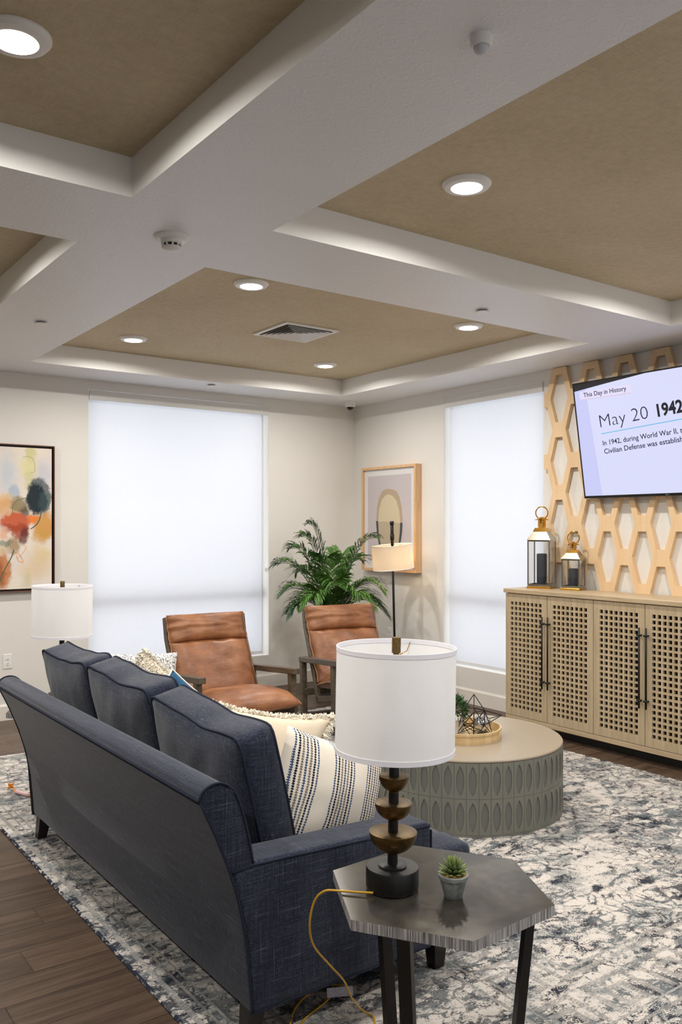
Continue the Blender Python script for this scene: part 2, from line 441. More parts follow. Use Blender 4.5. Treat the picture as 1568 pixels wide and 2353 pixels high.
roller('x', WB[0], WB[1], .012, .035, 'narrow closed white roller shade between the arch print and the wooden lattice')
roller('x', WC[0], WC[1], .012, .035, 'closed white roller shade past the far end of the sideboard')
for ww, L in ((WD, 'closed roller shade in the wall facing the leather chairs, sideboard side'), (WE, 'closed roller shade in the wall facing the leather chairs, sofa side')):
    r_ = roller('y', ww[0], ww[1], .010, .010, L); r_.rotation_euler = (0, 0, PI); r_.location = ((ww[0]+ww[1])/2, Y0-.02, WZ0)

# ================================================================== CEILING FIXTURES
LENS = emit('lit_lens', (1.0, .955, .895), 8.0)
def downlight_proto():
    t = thing('downlight', '', 'ceiling light', (0, 0, 0), 0, 'round recessed ceiling downlights')
    lathe('trim_ring', [(.0635, -.006), (.069, -.022), (.080, -.023), (.098, -.019), (.109, -.006), (.109, 0), (.060, 0)], WHITEPL, t, 40, close=True)
    lathe('lens', [(0, -.0085), (.0640, -.0085)], LENS, t, 32, smooth=False)
    ld = bpy.data.lights.new('downlight_source', 'AREA'); ld.shape = 'DISK'; ld.size = .122; ld.energy = DOWNLIGHT; ld.color = (1.0, .955, .895)
    lo = link(bpy.data.objects.new('light_source', ld), t); lo.location = (0, 0, -.0095)
    return t
dl = downlight_proto(); first = True
names_t = {(0, 0): 'vent tray', (0, 1): 'tray above the coffee table', (1, 1): 'tray over the floor behind the sofa', (1, 0): 'tray above the painting'}
spot_n = {(0, 0): 'back wall outer corner', (1, 0): 'back wall inner corner', (0, 1): 'front outer corner', (1, 1): 'front inner corner'}
for ti, (tx) in enumerate(TX):
    for tj, (ty) in enumerate(TY):
        cx, cy = (tx[0]+tx[1])/2, (ty[0]+ty[1])/2
        for si, sx in enumerate((-.94, .94)):
            for sj, sy in enumerate((.945, -.945)):
                L = {(0, 0, 0, 0): 'recessed downlight of the vent tray at its window and painting corner', (0, 0, 1, 0): 'recessed downlight of the vent tray above the palm corner',
                     (0, 0, 0, 1): 'recessed downlight of the vent tray at the corner by the smoke detector', (0, 0, 1, 1): 'recessed downlight of the vent tray at the corner towards the TV',
                     (0, 1, 0, 0): 'large lit recessed downlight alone in view above the coffee table and sideboard', (1, 1, 1, 0): 'recessed downlight cut by the picture edge in the darkest tray'}.get((ti, tj, si, sj))
                if L is None: L = 'recessed downlight in the %s, %s' % (names_t[(ti, tj)], spot_n[(si, sj)])
                loc = (cx+sx, cy+sy, HT)
                if first: dl.location = loc; dl['label'] = L; first = False
                else: copy_tree(dl, None, L, loc)
# air vent
def vent():
    t = thing('ceiling_vent', 'square white four-way ceiling air vent with angled louvres', 'air vent', (-2.157, -2.142, HT))
    s = .245
    bm = bmesh.new()
    for (a, b, c, d) in ((-s, -s, s, -s+.035), (-s, s-.035, s, s), (-s, -s+.035, -s+.035, s-.035), (s-.035, -s+.035, s, s-.035)):
        bm_box((a, b, -.012), (c, d, 0), .002, 1, bm)
    bm_to('frame', bm, WHITEPL, t)
    box('duct', (-s+.03, -s+.03, -.004), (s-.03, s-.03, -.001), DARKPL, t)
    # four triangular fields of blades
    for q in range(4):
        for k in range(6):
            r1 = .205-.033*k; r0 = r1-.024
            Vv = [(-r1, r1, -.019), (r1, r1, -.019), (r0, r0, -.003), (-r0, r0, -.003), (-r1, r1, -.0205), (r1, r1, -.0205), (r0, r0, -.0045), (-r0, r0, -.0045)]
            c, s_ = math.cos(q*PI/2), math.sin(q*PI/2)
            Vv = [(x*c-y*s_, x*s_+y*c, z) for x, y, z in Vv]
            mesh('louvre', Vv, [(0, 1, 2, 3), (7, 6, 5, 4), (0, 4, 5, 1), (1, 5, 6, 2), (2, 6, 7, 3), (3, 7, 4, 0)], WHITEPL, t)
vent()
# smoke detector
t = thing('smoke_detector', 'white round smoke detector with dark slots where the ceiling beams cross', 'smoke detector', (-4.07, -4.03, HS))
lathe('base_plate', [(0, 0), (.082, 0), (.082, -.006), (.074, -.014), (.052, -.018), (0, -.018)][::-1], WHITEPL, t, 40)
lathe('body', [(0, -.018), (.050, -.018), (.049, -.034), (.046, -.036), (0, -.036)][::-1], WHITEPL, t, 40)
lathe('chamber', [(0, -.036), (.040, -.036), (.038, -.049), (0, -.049)][::-1], DARKPL, t, 32)
for k in range(10):
    a = 2*PI*k/10; o = box('rib', (.037, -.004, -.051), (.046, .004, -.034), WHITEPL, t); o.rotation_euler = (0, 0, a)
lathe('cap', [(0, -.049), (.045, -.049), (.043, -.056), (.030, -.064), (0, -.067)][::-1], WHITEPL, t, 40)
# motion sensor
t = thing('motion_sensor', 'small white round motion sensor on the textured beam', 'sensor', (-4.068, -6.04, HS))
lathe('base', [(0, 0), (.031, 0), (.031, -.022), (.027, -.03), (0, -.03)][::-1], WHITEPL, t, 32)
o = mesh('lens', *lathe_geo([(0, -.05), (.012, -.048), (.02, -.04), (.023, -.029), (0, -.029)], 24), plain('frosted_lens', (205, 206, 212), .3), t, smooth=True)
# sprinkler covers
for loc, L in (((-1.924, -3.925, HS), 'flat round sprinkler cover on the beam towards the TV wall'), ((-2.008, -.43, HS), 'flat round sprinkler cover above the wide window'), ((-4.067, -1.995, HS), 'small flat sprinkler cover on the beam above the painting')):
    t = thing('sprinkler_cover', L, 'sprinkler', loc, 0, 'sprinkler covers on the soffit')
    lathe('plate', [(0, -.010), (.040, -.010), (.042, -.012), (.042, -.0135), (.040, -.015), (0, -.0155)], WHITEPL, t, 28)
    lathe('cup', [(0, 0), (.030, 0), (.030, -.010), (0, -.010)][::-1], GREYPL, t, 20)
# dome camera
t = thing('security_camera', 'white dome security camera in the ceiling corner', 'camera', (-.30, -.345, HS))
lathe('housing', [(0, 0), (.060, 0), (.060, -.012), (.055, -.048), (.050, -.056), (0, -.056)][::-1], WHITEPL, t, 36)
lathe('dome', [(.041, -.052)]+[(.041*math.cos(a*PI/16), -.054-.040*math.sin(a*PI/16)) for a in range(0, 9)], plain('smoked_dome', (16, 16, 15), .08), t, 32)
lathe('collar', [(.049, -.054), (.050, -.060), (.042, -.063), (.041, -.054)], WHITEPL, t, 32, close=True)
box('badge', (-.018, -.0565, -.044), (.0, -.0535, -.040), GREYPL, t)

# ================================================================== RUG
RX0, RX1, RY0, RY1 = -4.525, -.655, -6.95, -1.225
def m_rug():
    t = T('distressed_persian_rug'); v = t.tc(); X, Y, _ = t.sep(v)
    cxr, cyr = (RX0+RX1)/2, (RY0+RY1)/2
    dx = t.m_('SUBTRACT', (RX1-RX0)/2, t.m_('ABSOLUTE', t.m_('SUBTRACT', X, cxr))); dy = t.m_('SUBTRACT', (RY1-RY0)/2, t.m_('ABSOLUTE', t.m_('SUBTRACT', Y, cyr)))
    d = t.m_('MINIMUM', dx, dy)
    wv = t.vm('SCALE', t.vm('SUBTRACT', t.noise(v, 7, 3, .6, 0, True), (.5, .5, .5))); wv.node.inputs['Scale'].default_value = .09
    vw = t.vm('ADD', v, wv)
    def S(a, b): return t.m_('SUBTRACT', a, b)
    def Mu(a, b): return t.m_('MULTIPLY', a, b)
    def Ad(a, b): return t.m_('ADD', a, b)
    def Mx(a, b): return t.m_('MAXIMUM', a, b)
    def band(val, c, wd): return S(1.0, t.step(t.m_('ABSOLUTE', S(val, c)), wd*.7, wd*1.2))
    grain = t.noise(t.map(v, scale=(110, 260, 1)), 1, 4, .75); grain2 = t.noise(t.map(v, scale=(60, 190, 1), loc=(3, 7, 0)), 1, 4, .75)
    blot = t.noise(t.map(v, scale=(1.0, 1.7, 1)), 8.5, 8, .76, .5); big = t.noise(v, 1.3, 3, .5)
    # scroll work: arcs round scattered centres, and small florets
    r1 = t.voro(vw, 3.6); arcs = band(t.m_('FRACT', Mu(r1, 4.2)), .5, .085)
    e1 = t.voro(vw, 11.0, 'DISTANCE_TO_EDGE'); leaf = S(1.0, t.step(e1, .03, .10))
    orn = Mx(arcs, Mu(leaf, .8))
    # nested squares of the guard borders
    cell = .30
    def fr(a): return t.m_('ABSOLUTE', S(t.m_('FRACT', t.m_('DIVIDE', a, cell)), .5))
    q = Mx(fr(X), fr(Y)); sq = Mx(band(q, .36, .045), band(q, .16, .05))
    zone = Mx(Mu(t.step(d, .15, .16), S(1.0, t.step(d, .40, .41))), Mu(t.step(d, 1.02, 1.03), S(1.0, t.step(d, 1.30, 1.31))))
    sq = Mu(sq, zone)
    lines = band(d, .055, .012)
    for c_, wd in ((.105, .006), (.14, .005), (.425, .008), (.47, .005), (.96, .008), (1.01, .005), (1.33, .007)): lines = Mx(lines, band(d, c_, wd))
    gm = t.step(grain, .40, .62); gm2 = t.step(grain2, .42, .60)
    fade = t.step(t.noise(v, 3.2, 4, .6), .36, .56)
    base = Ad(Ad(blot, Mu(S(grain, .5), .62)), Mu(S(big, .5), .28))
    base = Ad(base, Mu(S(orn, .32), Mu(fade, .12)))
    dk = t.step(base, .495, .535)
    ornd = Mu(Mu(orn, fade), Mu(gm, .42))
    # dark drawing on the pale ground, pale drawing where the ground is dark
    dk = Ad(Mu(dk, S(1.0, Mu(ornd, .75))), Mu(S(1.0, dk), Mu(ornd, .75)))
    ln = Mu(Mx(lines, Mu(sq, .8)), Ad(.25, Mu(gm2, .75)))
    dk = Ad(Mu(dk, S(1.0, Mu(ln, .85))), Mu(S(1.0, dk), Mu(ln, .8)))
    grey = t.step(Ad(t.noise(v, 4.2, 6, .68, .4), Mu(S(grain2, .5), .45)), .50, .60)
    cream = t.mix(Mu(grey, .8), lin((206, 199, 191)), lin((142, 146, 145)))
    cream = t.mix(Mu(t.step(grain, .58, .70), .35), cream, lin((150, 148, 146)))
    ink = t.mix(t.step(Ad(t.noise(v, 6.1, 5, .65), Mu(S(grain2, .5), .4)), .42, .56), lin((100, 107, 110)), lin((34, 39, 52)))
    c = t.mix(dk, cream, ink); fine = grain
    edge = t.m_('MULTIPLY', t.m_('SUBTRACT', 1.0, t.step(d, .010, .014)), t.step(t.noise(v, 45, 2), .42, .5))
    c = t.mix(edge, c, lin((44, 50, 66)))
    t.bump(t.m_('ADD', fine, t.m_('MULTIPLY', dk, -.25)), .4, .004)
    return t.set(Base_Color=c, Roughness=.95, Specular_IOR_Level=.08)
rug = box('area_rug', (RX0, RY0, 0), (RX1, RY1, .010), m_rug(), bev=.004, seg=1, smooth=False)
tag(rug, 'large distressed cream and navy patterned area rug on the plank floor', 'rug')
RZ = .010

# ================================================================== SOFA
SY0, SY1 = -5.36, -3.0; AI0, AI1 = -5.215, -3.145
S0 = (-3.95, -4.18, 0)
sofa = thing('sofa', 'navy blue linen three seat sofa with loose back cushions and flared back', 'sofa', S0)
def spart(o): return o
# back: flared curved section
rear = [(-4.405, .125), (-4.412, .22), (-4.425, .35), (-4.45, .48), (-4.487, .60), (-4.535, .72), (-4.585, .825)]
top = [(-4.590, .845), (-4.580, .865), (-4.553, .880), (-4.520, .882), (-4.490, .868), (-4.462, .835)]
front = [(-4.435, .76), (-4.415, .68), (-4.400, .60), (-4.36, .45), (-4.30, .30), (-4.28, .125)]
bo = prism('back_frame', rear+top+front, SY0, SY1, LINEN, sofa, 'y', bev=.010, seg=2, off=S0, smooth=True)
tube('piping', [(-4.592, y, .836) for y in (SY0+.004, (SY0+SY1)/2, SY1-.004)], .005, LINENPIPE, bo, 6, off=S0)
for y in (SY0, SY1):
    s = -1 if y == SY0 else 1
    tube('piping', smooth_path([(x, y+s*.001, z) for x, z in rear], 3), .0042, LINENPIPE, bo, 6, off=S0)
    tube('piping', smooth_path([(x, y+s*.001, z) for x, z in top+front[:3]], 3), .0042, LINENPIPE, bo, 6, off=S0)
# arms
for (y0, y1) in ((SY0-.004, AI0), (AI1, SY1+.004)):
    a = prism('arm', [(-4.400, .125), (-3.645, .125), (-3.645, .572), (-3.66, .588), (-4.40, .612), (-4.480, .600), (-4.446, .48), (-4.421, .35), (-4.408, .22)], y0, y1, LINEN, sofa, 'y', bev=.014, seg=3, off=S0, smooth=True)
    yo = y0 if y0 < -4 else y1
    tube('piping', [(-4.478, yo, .594), (-4.40, yo, .602), (-3.652, yo, .574)], .0045, LINENPIPE, a, 6, off=S0)
    for yy in (y0+.004, y1-.004):
        tube('piping', smooth_path([(-3.643, yy, .13), (-3.643, yy, .50), (-3.644, yy, .555)], 4), .0045, LINENPIPE, a, 6, off=S0)
    tube('piping', [(-4.40, yo, .128), (-3.65, yo, .128)], .004, LINENPIPE, a, 6, off=S0)
box('seat_rail', (-4.33, AI0-.005, .125), (-3.53, AI1+.005, .30), LINEN, sofa, bev=.015, off=S0)
def soft_box(name, lo, hi, mat, parent, bulge=.02, n=14, off=None, rnd=.035, seed=0):
    """upholstery block: rounded, faces slightly crowned, surface a little uneven"""
    V, F, idx = [], [], {}
    c = [(lo[i]+hi[i])/2 for i in range(3)]; h = [(hi[i]-lo[i])/2 for i in range(3)]
    def vid(p):
        k = tuple(round(q*2*n) for q in p)
        if k not in idx:
            q = list(p)
            e = Vector([h[i]*q[i] for i in range(3)])
            inner = Vector([max(-h[i]+rnd, min(h[i]-rnd, e[i])) for i in range(3)])
            dv = e-inner
            if dv.length > 1e-9: e = inner+dv.normalized()*min(dv.length, rnd)
            for i in range(3):
                if abs(p[i]) > .999:
                    j, k2 = (i+1) % 3, (i+2) % 3
                    e[i] += math.copysign(bulge*(1-p[j]**2)*(1-p[k2]**2), p[i])
            e += Vector((1, 1, 1))*.004*mnoise.noise(Vector((e.x*7+seed, e.y*7, e.z*7)))
            idx[k] = len(V); V.append((c[0]+e.x, c[1]+e.y, c[2]+e.z))
        return idx[k]
    g = [-1+2*i/n for i in range(n+1)]
    for ax in range(3):
        for s in (-1, 1):
            for i in range(n):
                for j in range(n):
                    q = []
                    for a, b in ((i, j), (i+1, j), (i+1, j+1), (i, j+1)):
                        p = [0, 0, 0]; p[ax] = s; p[(ax+1) % 3] = g[a]; p[(ax+2) % 3] = g[b]; q.append(vid(p))
                    F.append(tuple(q if s > 0 else q[::-1]))
    return mesh(name, V, F, mat, parent, smooth=True, off=off)
ws = (AI1-AI0)/3
for k in range(3):
    soft_box('seat_cushion', (-4.26, AI0+ws*k+.002, .30), (-3.425, AI0+ws*(k+1)-.002, .462), LINEN, sofa, .012, 12, S0, .03, k)
for y0, y1 in ((SY0+.002, AI0+.03), (AI1-.03, SY1-.002)):
    soft_box('cushion_ear', (-3.632, y0, .30), (-3.427, y1, .460), LINEN, sofa, .006, 10, S0, .025, 5)
    prism('ear_rail', [(-3.64, .125), (-3.53, .125), (-3.53, .30), (-3.64, .30)], y0+.01, y1, LINEN, sofa, 'y', bev=.008, off=S0)
def taper_leg(name, cx, cy, top, bot, z1, mat, parent, dx=0, dy=0, off=None, z0=0):
    V = []
    for z, (a, b), ox, oy in ((z0, bot, dx, dy), (z1, top, 0, 0)):
        V += [(cx+ox-a/2, cy+oy-b/2, z), (cx+ox+a/2, cy+oy-b/2, z), (cx+ox+a/2, cy+oy+b/2, z), (cx+ox-a/2, cy+oy+b/2, z)]
    return mesh(name, V, [(3, 2, 1, 0), (4, 5, 6, 7), (0, 1, 5, 4), (1, 2, 6, 5), (2, 3, 7, 6), (3, 0, 4, 7)], mat, parent, off=off)
taper_leg('leg', -4.365, SY0+.06, (.065, .065), (.045, .05), .127, SOFALEG, sofa, -.02, 0, S0, RZ); taper_leg('leg', -4.365, SY1-.06, (.065, .065), (.045, .05), .127, SOFALEG, sofa, -.02, 0, S0, RZ)
taper_leg('leg', -3.575, SY0+.05, (.065, .065), (.045, .045), .127, SOFALEG, sofa, 0, 0, S0, RZ); taper_leg('leg', -3.575, SY1-.05, (.065, .065), (.045, .045), .127, SOFALEG, sofa, 0, 0, S0, RZ)
# loose back cushions: boxed, piped, leaning
def boxed_cushion(W, H, D, seed, bulge=.058, n=20):
    """local: width along x, height z (0..H), thickness along y; returns geo and two piping loops"""
    def outline(u, v):  # u,v in -1..1 -> pulled outline
        sag = .018*mnoise.noise(Vector((u*2.1+seed, v*1.3, 3.3)))
        rr = max(1.0, (abs(u)**18+abs(v)**18)**(1/18)); u, v = u/rr, v/rr
        x = W/2*u; z = H/2*v
        x += W/2*(-.022)*u*(1-(abs(v)**2))*(-1)
        z += -.020*(1-u*u)*(1 if v > 0 else -.3)*abs(v)+sag*abs(v)*(1-u*u)
        return x, z
    V, F = [], []
    def vi(k, i, j): return k*(n+1)*(n+1)+i*(n+1)+j
    for k, s in ((0, -1), (1, 1)):
        for i in range(n+1):
            for j in range(n+1):
                u, v = -1+2*i/n, -1+2*j/n; x, z = outline(u, v)
                b = ((1-u*u)**.55)*((1-v*v)**.55)
                wr = (.012*mnoise.noise(Vector((x*9+seed, z*5, s)))+.007*mnoise.noise(Vector((x*22+seed, z*9, s))))*(1-abs(u)**4)*(1-abs(v)**4)
                V.append((x, s*(D/2+bulge*b)+wr, H/2+z))
    for k in (0, 1):
        for i in range(n):
            for j in range(n):
                q = (vi(k, i, j), vi(k, i+1, j), vi(k, i+1, j+1), vi(k, i, j+1)); F.append(q if k == 0 else q[::-1])
    loop = [(i, 0) for i in range(n)]+[(n, j) for j in range(n)]+[(n-i, n) for i in range(n)]+[(0, n-j) for j in range(n)]
    m = 3; L = len(loop); base = len(V)
    for q in range(1, m):
        for (i, j) in loop:
            a, b = Vector(V[vi(0, i, j)]), Vector(V[vi(1, i, j)]); p = a.lerp(b, q/m)
            u, v = -1+2*i/n, -1+2*j/n
            if abs(v) > .999: p.z += math.copysign(.010*math.sin(PI*q/m)*(1-u*u)+.006*mnoise.noise(Vector((u*9+seed, q, 0))), v)
            else: p.x += math.copysign(.010*math.sin(PI*q/m)*(1-v*v), u)
            V.append(tuple(p))
    def ring(q, a): return vi(0, *loop[a % L]) if q == 0 else vi(1, *loop[a % L]) if q == m else base+(q-1)*L+(a % L)
    for q in range(m):
        for a in range(L): F.append((ring(q, a+1), ring(q, a), ring(q+1, a), ring(q+1, a+1)))
    loops = [[V[vi(k, i, j)] for (i, j) in loop] for k in (0, 1)]
    return V, F, loops
for k, (y0, y1) in enumerate(((-5.135, -4.415), (-4.415, -3.705), (-3.705, -3.015))):
    Vc, Fc, loops = boxed_cushion(y1-y0, (.565, .60, .605)[k], .135, k*3.7)
    # frame: width -> -y.. world y ; thickness -> world x ; lean back
    lean = math.radians((14.5, 15, 15)[k]); jit = (-.005, .004, .004)[k]; roll = math.radians((-3.4, -1.2, .6)[k])
    Mx = Matrix.Translation(Vector((-4.145, (y0+y1)/2, .452+jit))-Vector(S0)) @ Matrix.Rotation(-lean, 4, 'Y') @ Matrix.Rotation(-roll, 4, 'X') @ Matrix.Rotation(PI/2, 4, 'Z')
    c = mesh('back_cushion', [Mx @ Vector(p) for p in Vc], Fc, LINEN, sofa, smooth=True)
    for lp in loops:
        Vt, Ft = tube_geo([Mx @ Vector(p) for p in lp], .0048, 6, closed=True); mesh('piping', Vt, Ft, LINENPIPE, c, smooth=True)

# ================================================================== THROW PILLOWS
def pillow_geo(W, H, Tk, n=20, pinch=.07, seed=0.0, wr=.006):
    V, F = [], []
    def pos(u, v):
        x = W/2*u*(1-pinch*(1-v*v)); z = H/2*v*(1-pinch*(1-u*u)); return x, z
    N1 = (n+1)*(n+1)
    for s in (-1, 1):
        for i in range(n+1):
            for j in range(n+1):
                u, v = -1+2*i/n, -1+2*j/n; x, z = pos(u, v)
                b = max(0, (1-u*u)*(1-v*v))**.42
                y = s*(Tk/2*b)+wr*mnoise.noise(Vector((x*11+seed, z*11, s*2)))*min(1, b*2)
                V.append((x, y, z))
    for k in (0, 1):
        for i in range(n):
            for j in range(n):
                q = (k*N1+i*(n+1)+j, k*N1+(i+1)*(n+1)+j, k*N1+(i+1)*(n+1)+j+1, k*N1+i*(n+1)+j+1); F.append(q if k == 0 else q[::-1])
    lp = [(i, 0) for i in range(n)]+[(n, j) for j in range(n)]+[(n-i, n) for i in range(n)]+[(0, n-j) for j in range(n)]
    return V, F, [V[i*(n+1)+j] for i, j in lp]
def pillow(name, label, W, H, Tk, mat, M, seed=0, pinch=.07, fringe=0, pipe=None, group=None, fr_len=.035, shag=0):
    V, F, loop = pillow_geo(W, H, Tk, 22, pinch, seed)
    t = thing(name, label, 'pillow', (0, 0, 0), 0, group); t.matrix_world = M
    o = mesh('cover', V, F, mat, t, smooth=True)
    bm = bmesh.new(); bm.from_mesh(o.data); bmesh.ops.remove_doubles(bm, verts=bm.verts, dist=1e-5); bm.to_mesh(o.data); bm.free()
    if fringe:
        rng = random.Random(seed); gv, gf = [], []
        for k in range(fringe+shag):
            a = rng.random()*len(loop); i = int(a); p = Vector(loop[i]).lerp(Vector(loop[(i+1) % len(loop)]), a-i)
            dd = Vector((p.x/W, 0, p.z/H))
            dd = Vector((math.copysign(1, p.x), 0, 0)) if abs(p.x/W) > abs(p.z/H) else Vector((0, 0, math.copysign(1, p.z)))
            d = (dd+Vector((rng.gauss(0, .45), rng.gauss(0, .55), rng.gauss(0, .45)))).normalized()
            L = fr_len*rng.uniform(.55, 1.1)
            if k >= fringe:   # broad shag stripe over the near face, corner to corner
                while True:
                    u, v_ = rng.uniform(-.95, .98), rng.uniform(-.95, .98)
                    if abs(u+v_-.12) < .70: break
                p = Vector((W/2*u*(1-pinch*(1-v_*v_)), -Tk/2*max(0, (1-u*u)*(1-v_*v_))**.42, H/2*v_*(1-pinch*(1-u*u)))); d = (Vector((0, -.7, -.6))+Vector((rng.gauss(0, .5), rng.gauss(0, .3), rng.gauss(0, .5)))).normalized(); dd = Vector((0, -1, 0))
            sd = d.cross(Vector((rng.gauss(0, 1), rng.gauss(0, 1), rng.gauss(0, 1)))).normalized(); b0 = p-dd*.006; r = .0040 if k < fringe else .0028; L = L if k < fringe else L*.6; b1 = b0+d*L*.55+sd*L*.12; b2 = b0+d*L+Vector((0, 0, -L*.25))+sd*L*.25
            o0 = len(gv); s2 = d.cross(sd)
            for c, rr in ((b0, r), (b1, r*1.1), (b2, r*.6)):
                for q in range(3):
                    an = 2*PI*q/3; gv.append(tuple(c+sd*rr*math.cos(an)+s2*rr*math.sin(an)))
            for g in (0, 3):
                for q in range(3): gf.append((o0+g+q, o0+g+(q+1) % 3, o0+g+3+(q+1) % 3, o0+g+3+q))
        f = mesh('fringe', gv, gf, FRINGE, t, smooth=True); f['kind'] = 'stuff'
    if pipe:
        Vt, Ft = tube_geo(loop, .0045, 6, closed=True); mesh('piping', Vt, Ft, pipe, t, smooth=True)
    return t
def m_stripes():
    t = T('striped_weave'); v = t.tc(); X, Y, Z = t.sep(v)
    n = t.noise(v, 40, 2); xw = t.m_('ADD', X, t.m_('MULTIPLY', t.m_('SUBTRACT', t.noise(v, 9, 2), .5), .012))
    c = lin((233, 225, 211)); dash = t.wave(t.map(v, scale=(1, 1, 1)), 34, 1.5, 1, 8, 'BANDS', 'Z')
    for g, cx in enumerate((-.172, .0, .172)):
        for k, (dxx, wd, col) in enumerate(((-.0465, .0036, (66, 84, 118)), (-.031, .0040, (30, 32, 46)), (-.0155, .0044, (128, 118, 108)), (0, .0042, (66, 84, 118)), (.0155, .0044, (128, 118, 108)), (.031, .0040, (30, 34, 60)), (.0465, .0036, (66, 84, 118)))):
            dd = t.m_('ABSOLUTE', t.m_('SUBTRACT', xw, cx+dxx))
            wdd = t.m_('MULTIPLY', t.m_('ADD', .35, t.m_('MULTIPLY', t.step(dash, .25, .45), .75)), wd)
            c = t.mix(t.m_('LESS_THAN', dd, wdd), c, lin(col))
    t.bump(t.noise(v, 300, 2), .25, .001)
    return t.set(Base_Color=c, Roughness=.9, Specular_IOR_Level=.1)
STRIPE = m_stripes()
def m_pattern():
    t = T('grey_sketch_weave'); v = t.tc(); n = t.wave(t.map(v, rot=(0, .6, 0)), 18, 14, 3, 2.2, 'BANDS', 'X')
    c = t.mix(t.step(n, .62, .8), lin((228, 224, 218)), lin((120, 122, 130)))
    return t.set(Base_Color=c, Roughness=.9, Specular_IOR_Level=.1)
SKETCH = m_pattern()
def Rm(x=0, y=0, z=0): return Euler((math.radians(x), math.radians(y), math.radians(z))).to_matrix().to_4x4()
GP = 'throw pillows on the sofa'
pillow('throw_pillow', 'cream throw pillow with navy and taupe woven stripes against the near sofa arm', .50, .43, .19, STRIPE, Matrix.Translation((-3.905, -5.055, .645)) @ Rm(-9, 22, 0), 1, .05, group=GP)
pillow('throw_pillow', 'plain cream pillow with shaggy fringe lying behind the striped pillow', .74, .43, .18, CREAM, Matrix.Translation((-3.85, -4.43, .668)) @ Rm(-16, 13, -12), 2, .20, fringe=3200, group=GP)
pillow('throw_pillow', 'cream pillow with thick shaggy corner pointing up beside the window', .42, .42, .15, CREAM, Matrix.Translation((-3.975, -3.55, .735)) @ Rm(-8, 43, -4), 3, .06, fringe=2600, fr_len=.034, shag=5200, group=GP)
pillow('throw_pillow', 'blue throw pillow with white piping tucked behind the plain fringed pillow', .38, .38, .12, BLUECLOTH, Matrix.Translation((-3.95, -3.86, .71)) @ Rm(-10, 40, -6), 4, .07, pipe=FRINGE, group=GP)
pillow('throw_pillow', 'white pillow with grey sketched lines in the far corner of the sofa', .50, .50, .15, SKETCH, Matrix.Translation((-3.95, -3.30, .745)) @ Rm(-10, 5, 0), 5, .06, group=GP)


# ================================================================== WALL LATTICE + TV
def lattice():
    bm = bmesh.new(); D, P = .1615, .531; y1, zc = -2.962, 2.772; th = .038
    at, bt, ht = .0545, .107, P/2; ah, bh, hh = .036, .0925, .2015
    zlo = 1.02
    for c in range(-1, 17):
        yc = y1-D*c; off = 0 if c % 2 == 0 else P/2
        for r in range(-1, 5):
            z0 = zc-P*r-off
            if c % 2: z0 = zc-P*r+P/2
            o = [(-at, ht), (at, ht), (bt, 0), (at, -ht), (-at, -ht), (-bt, 0)]; i = [(-ah, hh), (ah, hh), (bh, 0), (ah, -hh), (-ah, -hh), (-bh, 0)]
            Vo = [bm.verts.new((0, yc-a, z0+b)) for a, b in o]; Vi = [bm.verts.new((0, yc-a, z0+b)) for a, b in i]
            for k in range(6): bm.faces.new((Vo[k], Vo[(k+1) % 6], Vi[(k+1) % 6], Vi[k]))
    bmesh.ops.remove_doubles(bm, verts=bm.verts, dist=2e-3)
    for co, no in (((0, -2.802, 0), (0, 1, 0)), ((0, -5.36, 0), (0, -1, 0)), ((0, 0, HS-.004), (0, 0, 1)), ((0, 0, zlo), (0, 0, -1))):
        bmesh.ops.bisect_plane(bm, geom=bm.verts[:]+bm.edges[:]+bm.faces[:], plane_co=co, plane_no=no, clear_outer=True)
    bmesh.ops.recalc_face_normals(bm, faces=bm.faces)
    r = bmesh.ops.extrude_face_region(bm, geom=bm.faces[:]); bmesh.ops.translate(bm, vec=(-th, 0, 0), verts=[v for v in r['geom'] if isinstance(v, bmesh.types.BMVert)])
    bmesh.ops.recalc_face_normals(bm, faces=bm.faces)
    bmesh.ops.translate(bm, vec=(-.001, 0, 0), verts=bm.verts)
    o = bm_to('wall_lattice', bm, MAPLE); tag(o, 'pale wooden hexagon lattice fixed to the wall behind the television', 'wall decor')
lattice()
SCREEN = emit('lit_screen', lin((206, 209, 252))[:3], .60); CARD = emit('screen_card', lin((220, 223, 253))[:3], .61)
INK = emit('screen_ink', lin((28, 28, 78))[:3], .5); INKB = emit('screen_ink_bold', lin((14, 18, 38))[:3], .5)
BLUELINE = emit('screen_blue', lin((120, 196, 236))[:3], .6); PINK = emit('screen_pink', lin((226, 208, 236))[:3], .6); HEADBOX = emit('screen_head', lin((230, 225, 252))[:3], .61)
BEZEL = plain('tv_bezel', (16, 16, 18), .25)
def text(name, body, size, mat, parent, M, offset=0.0, sx=1.0):
    cu = bpy.data.curves.new('t', 'FONT'); cu.body = body; cu.size = size; cu.offset = offset; cu.resolution_u = 3
    ob = bpy.data.objects.new('t', cu); COL.objects.link(ob); dg = bpy.context.evaluated_depsgraph_get()
    me = bpy.data.meshes.new_from_object(ob.evaluated_get(dg)); bpy.data.objects.remove(ob); bpy.data.curves.remove(cu)
    me.transform(M @ Matrix.Diagonal((sx, 1, 1, 1))); me.materials.clear(); me.materials.append(mat)
    return link(bpy.data.objects.new(name, me), parent)
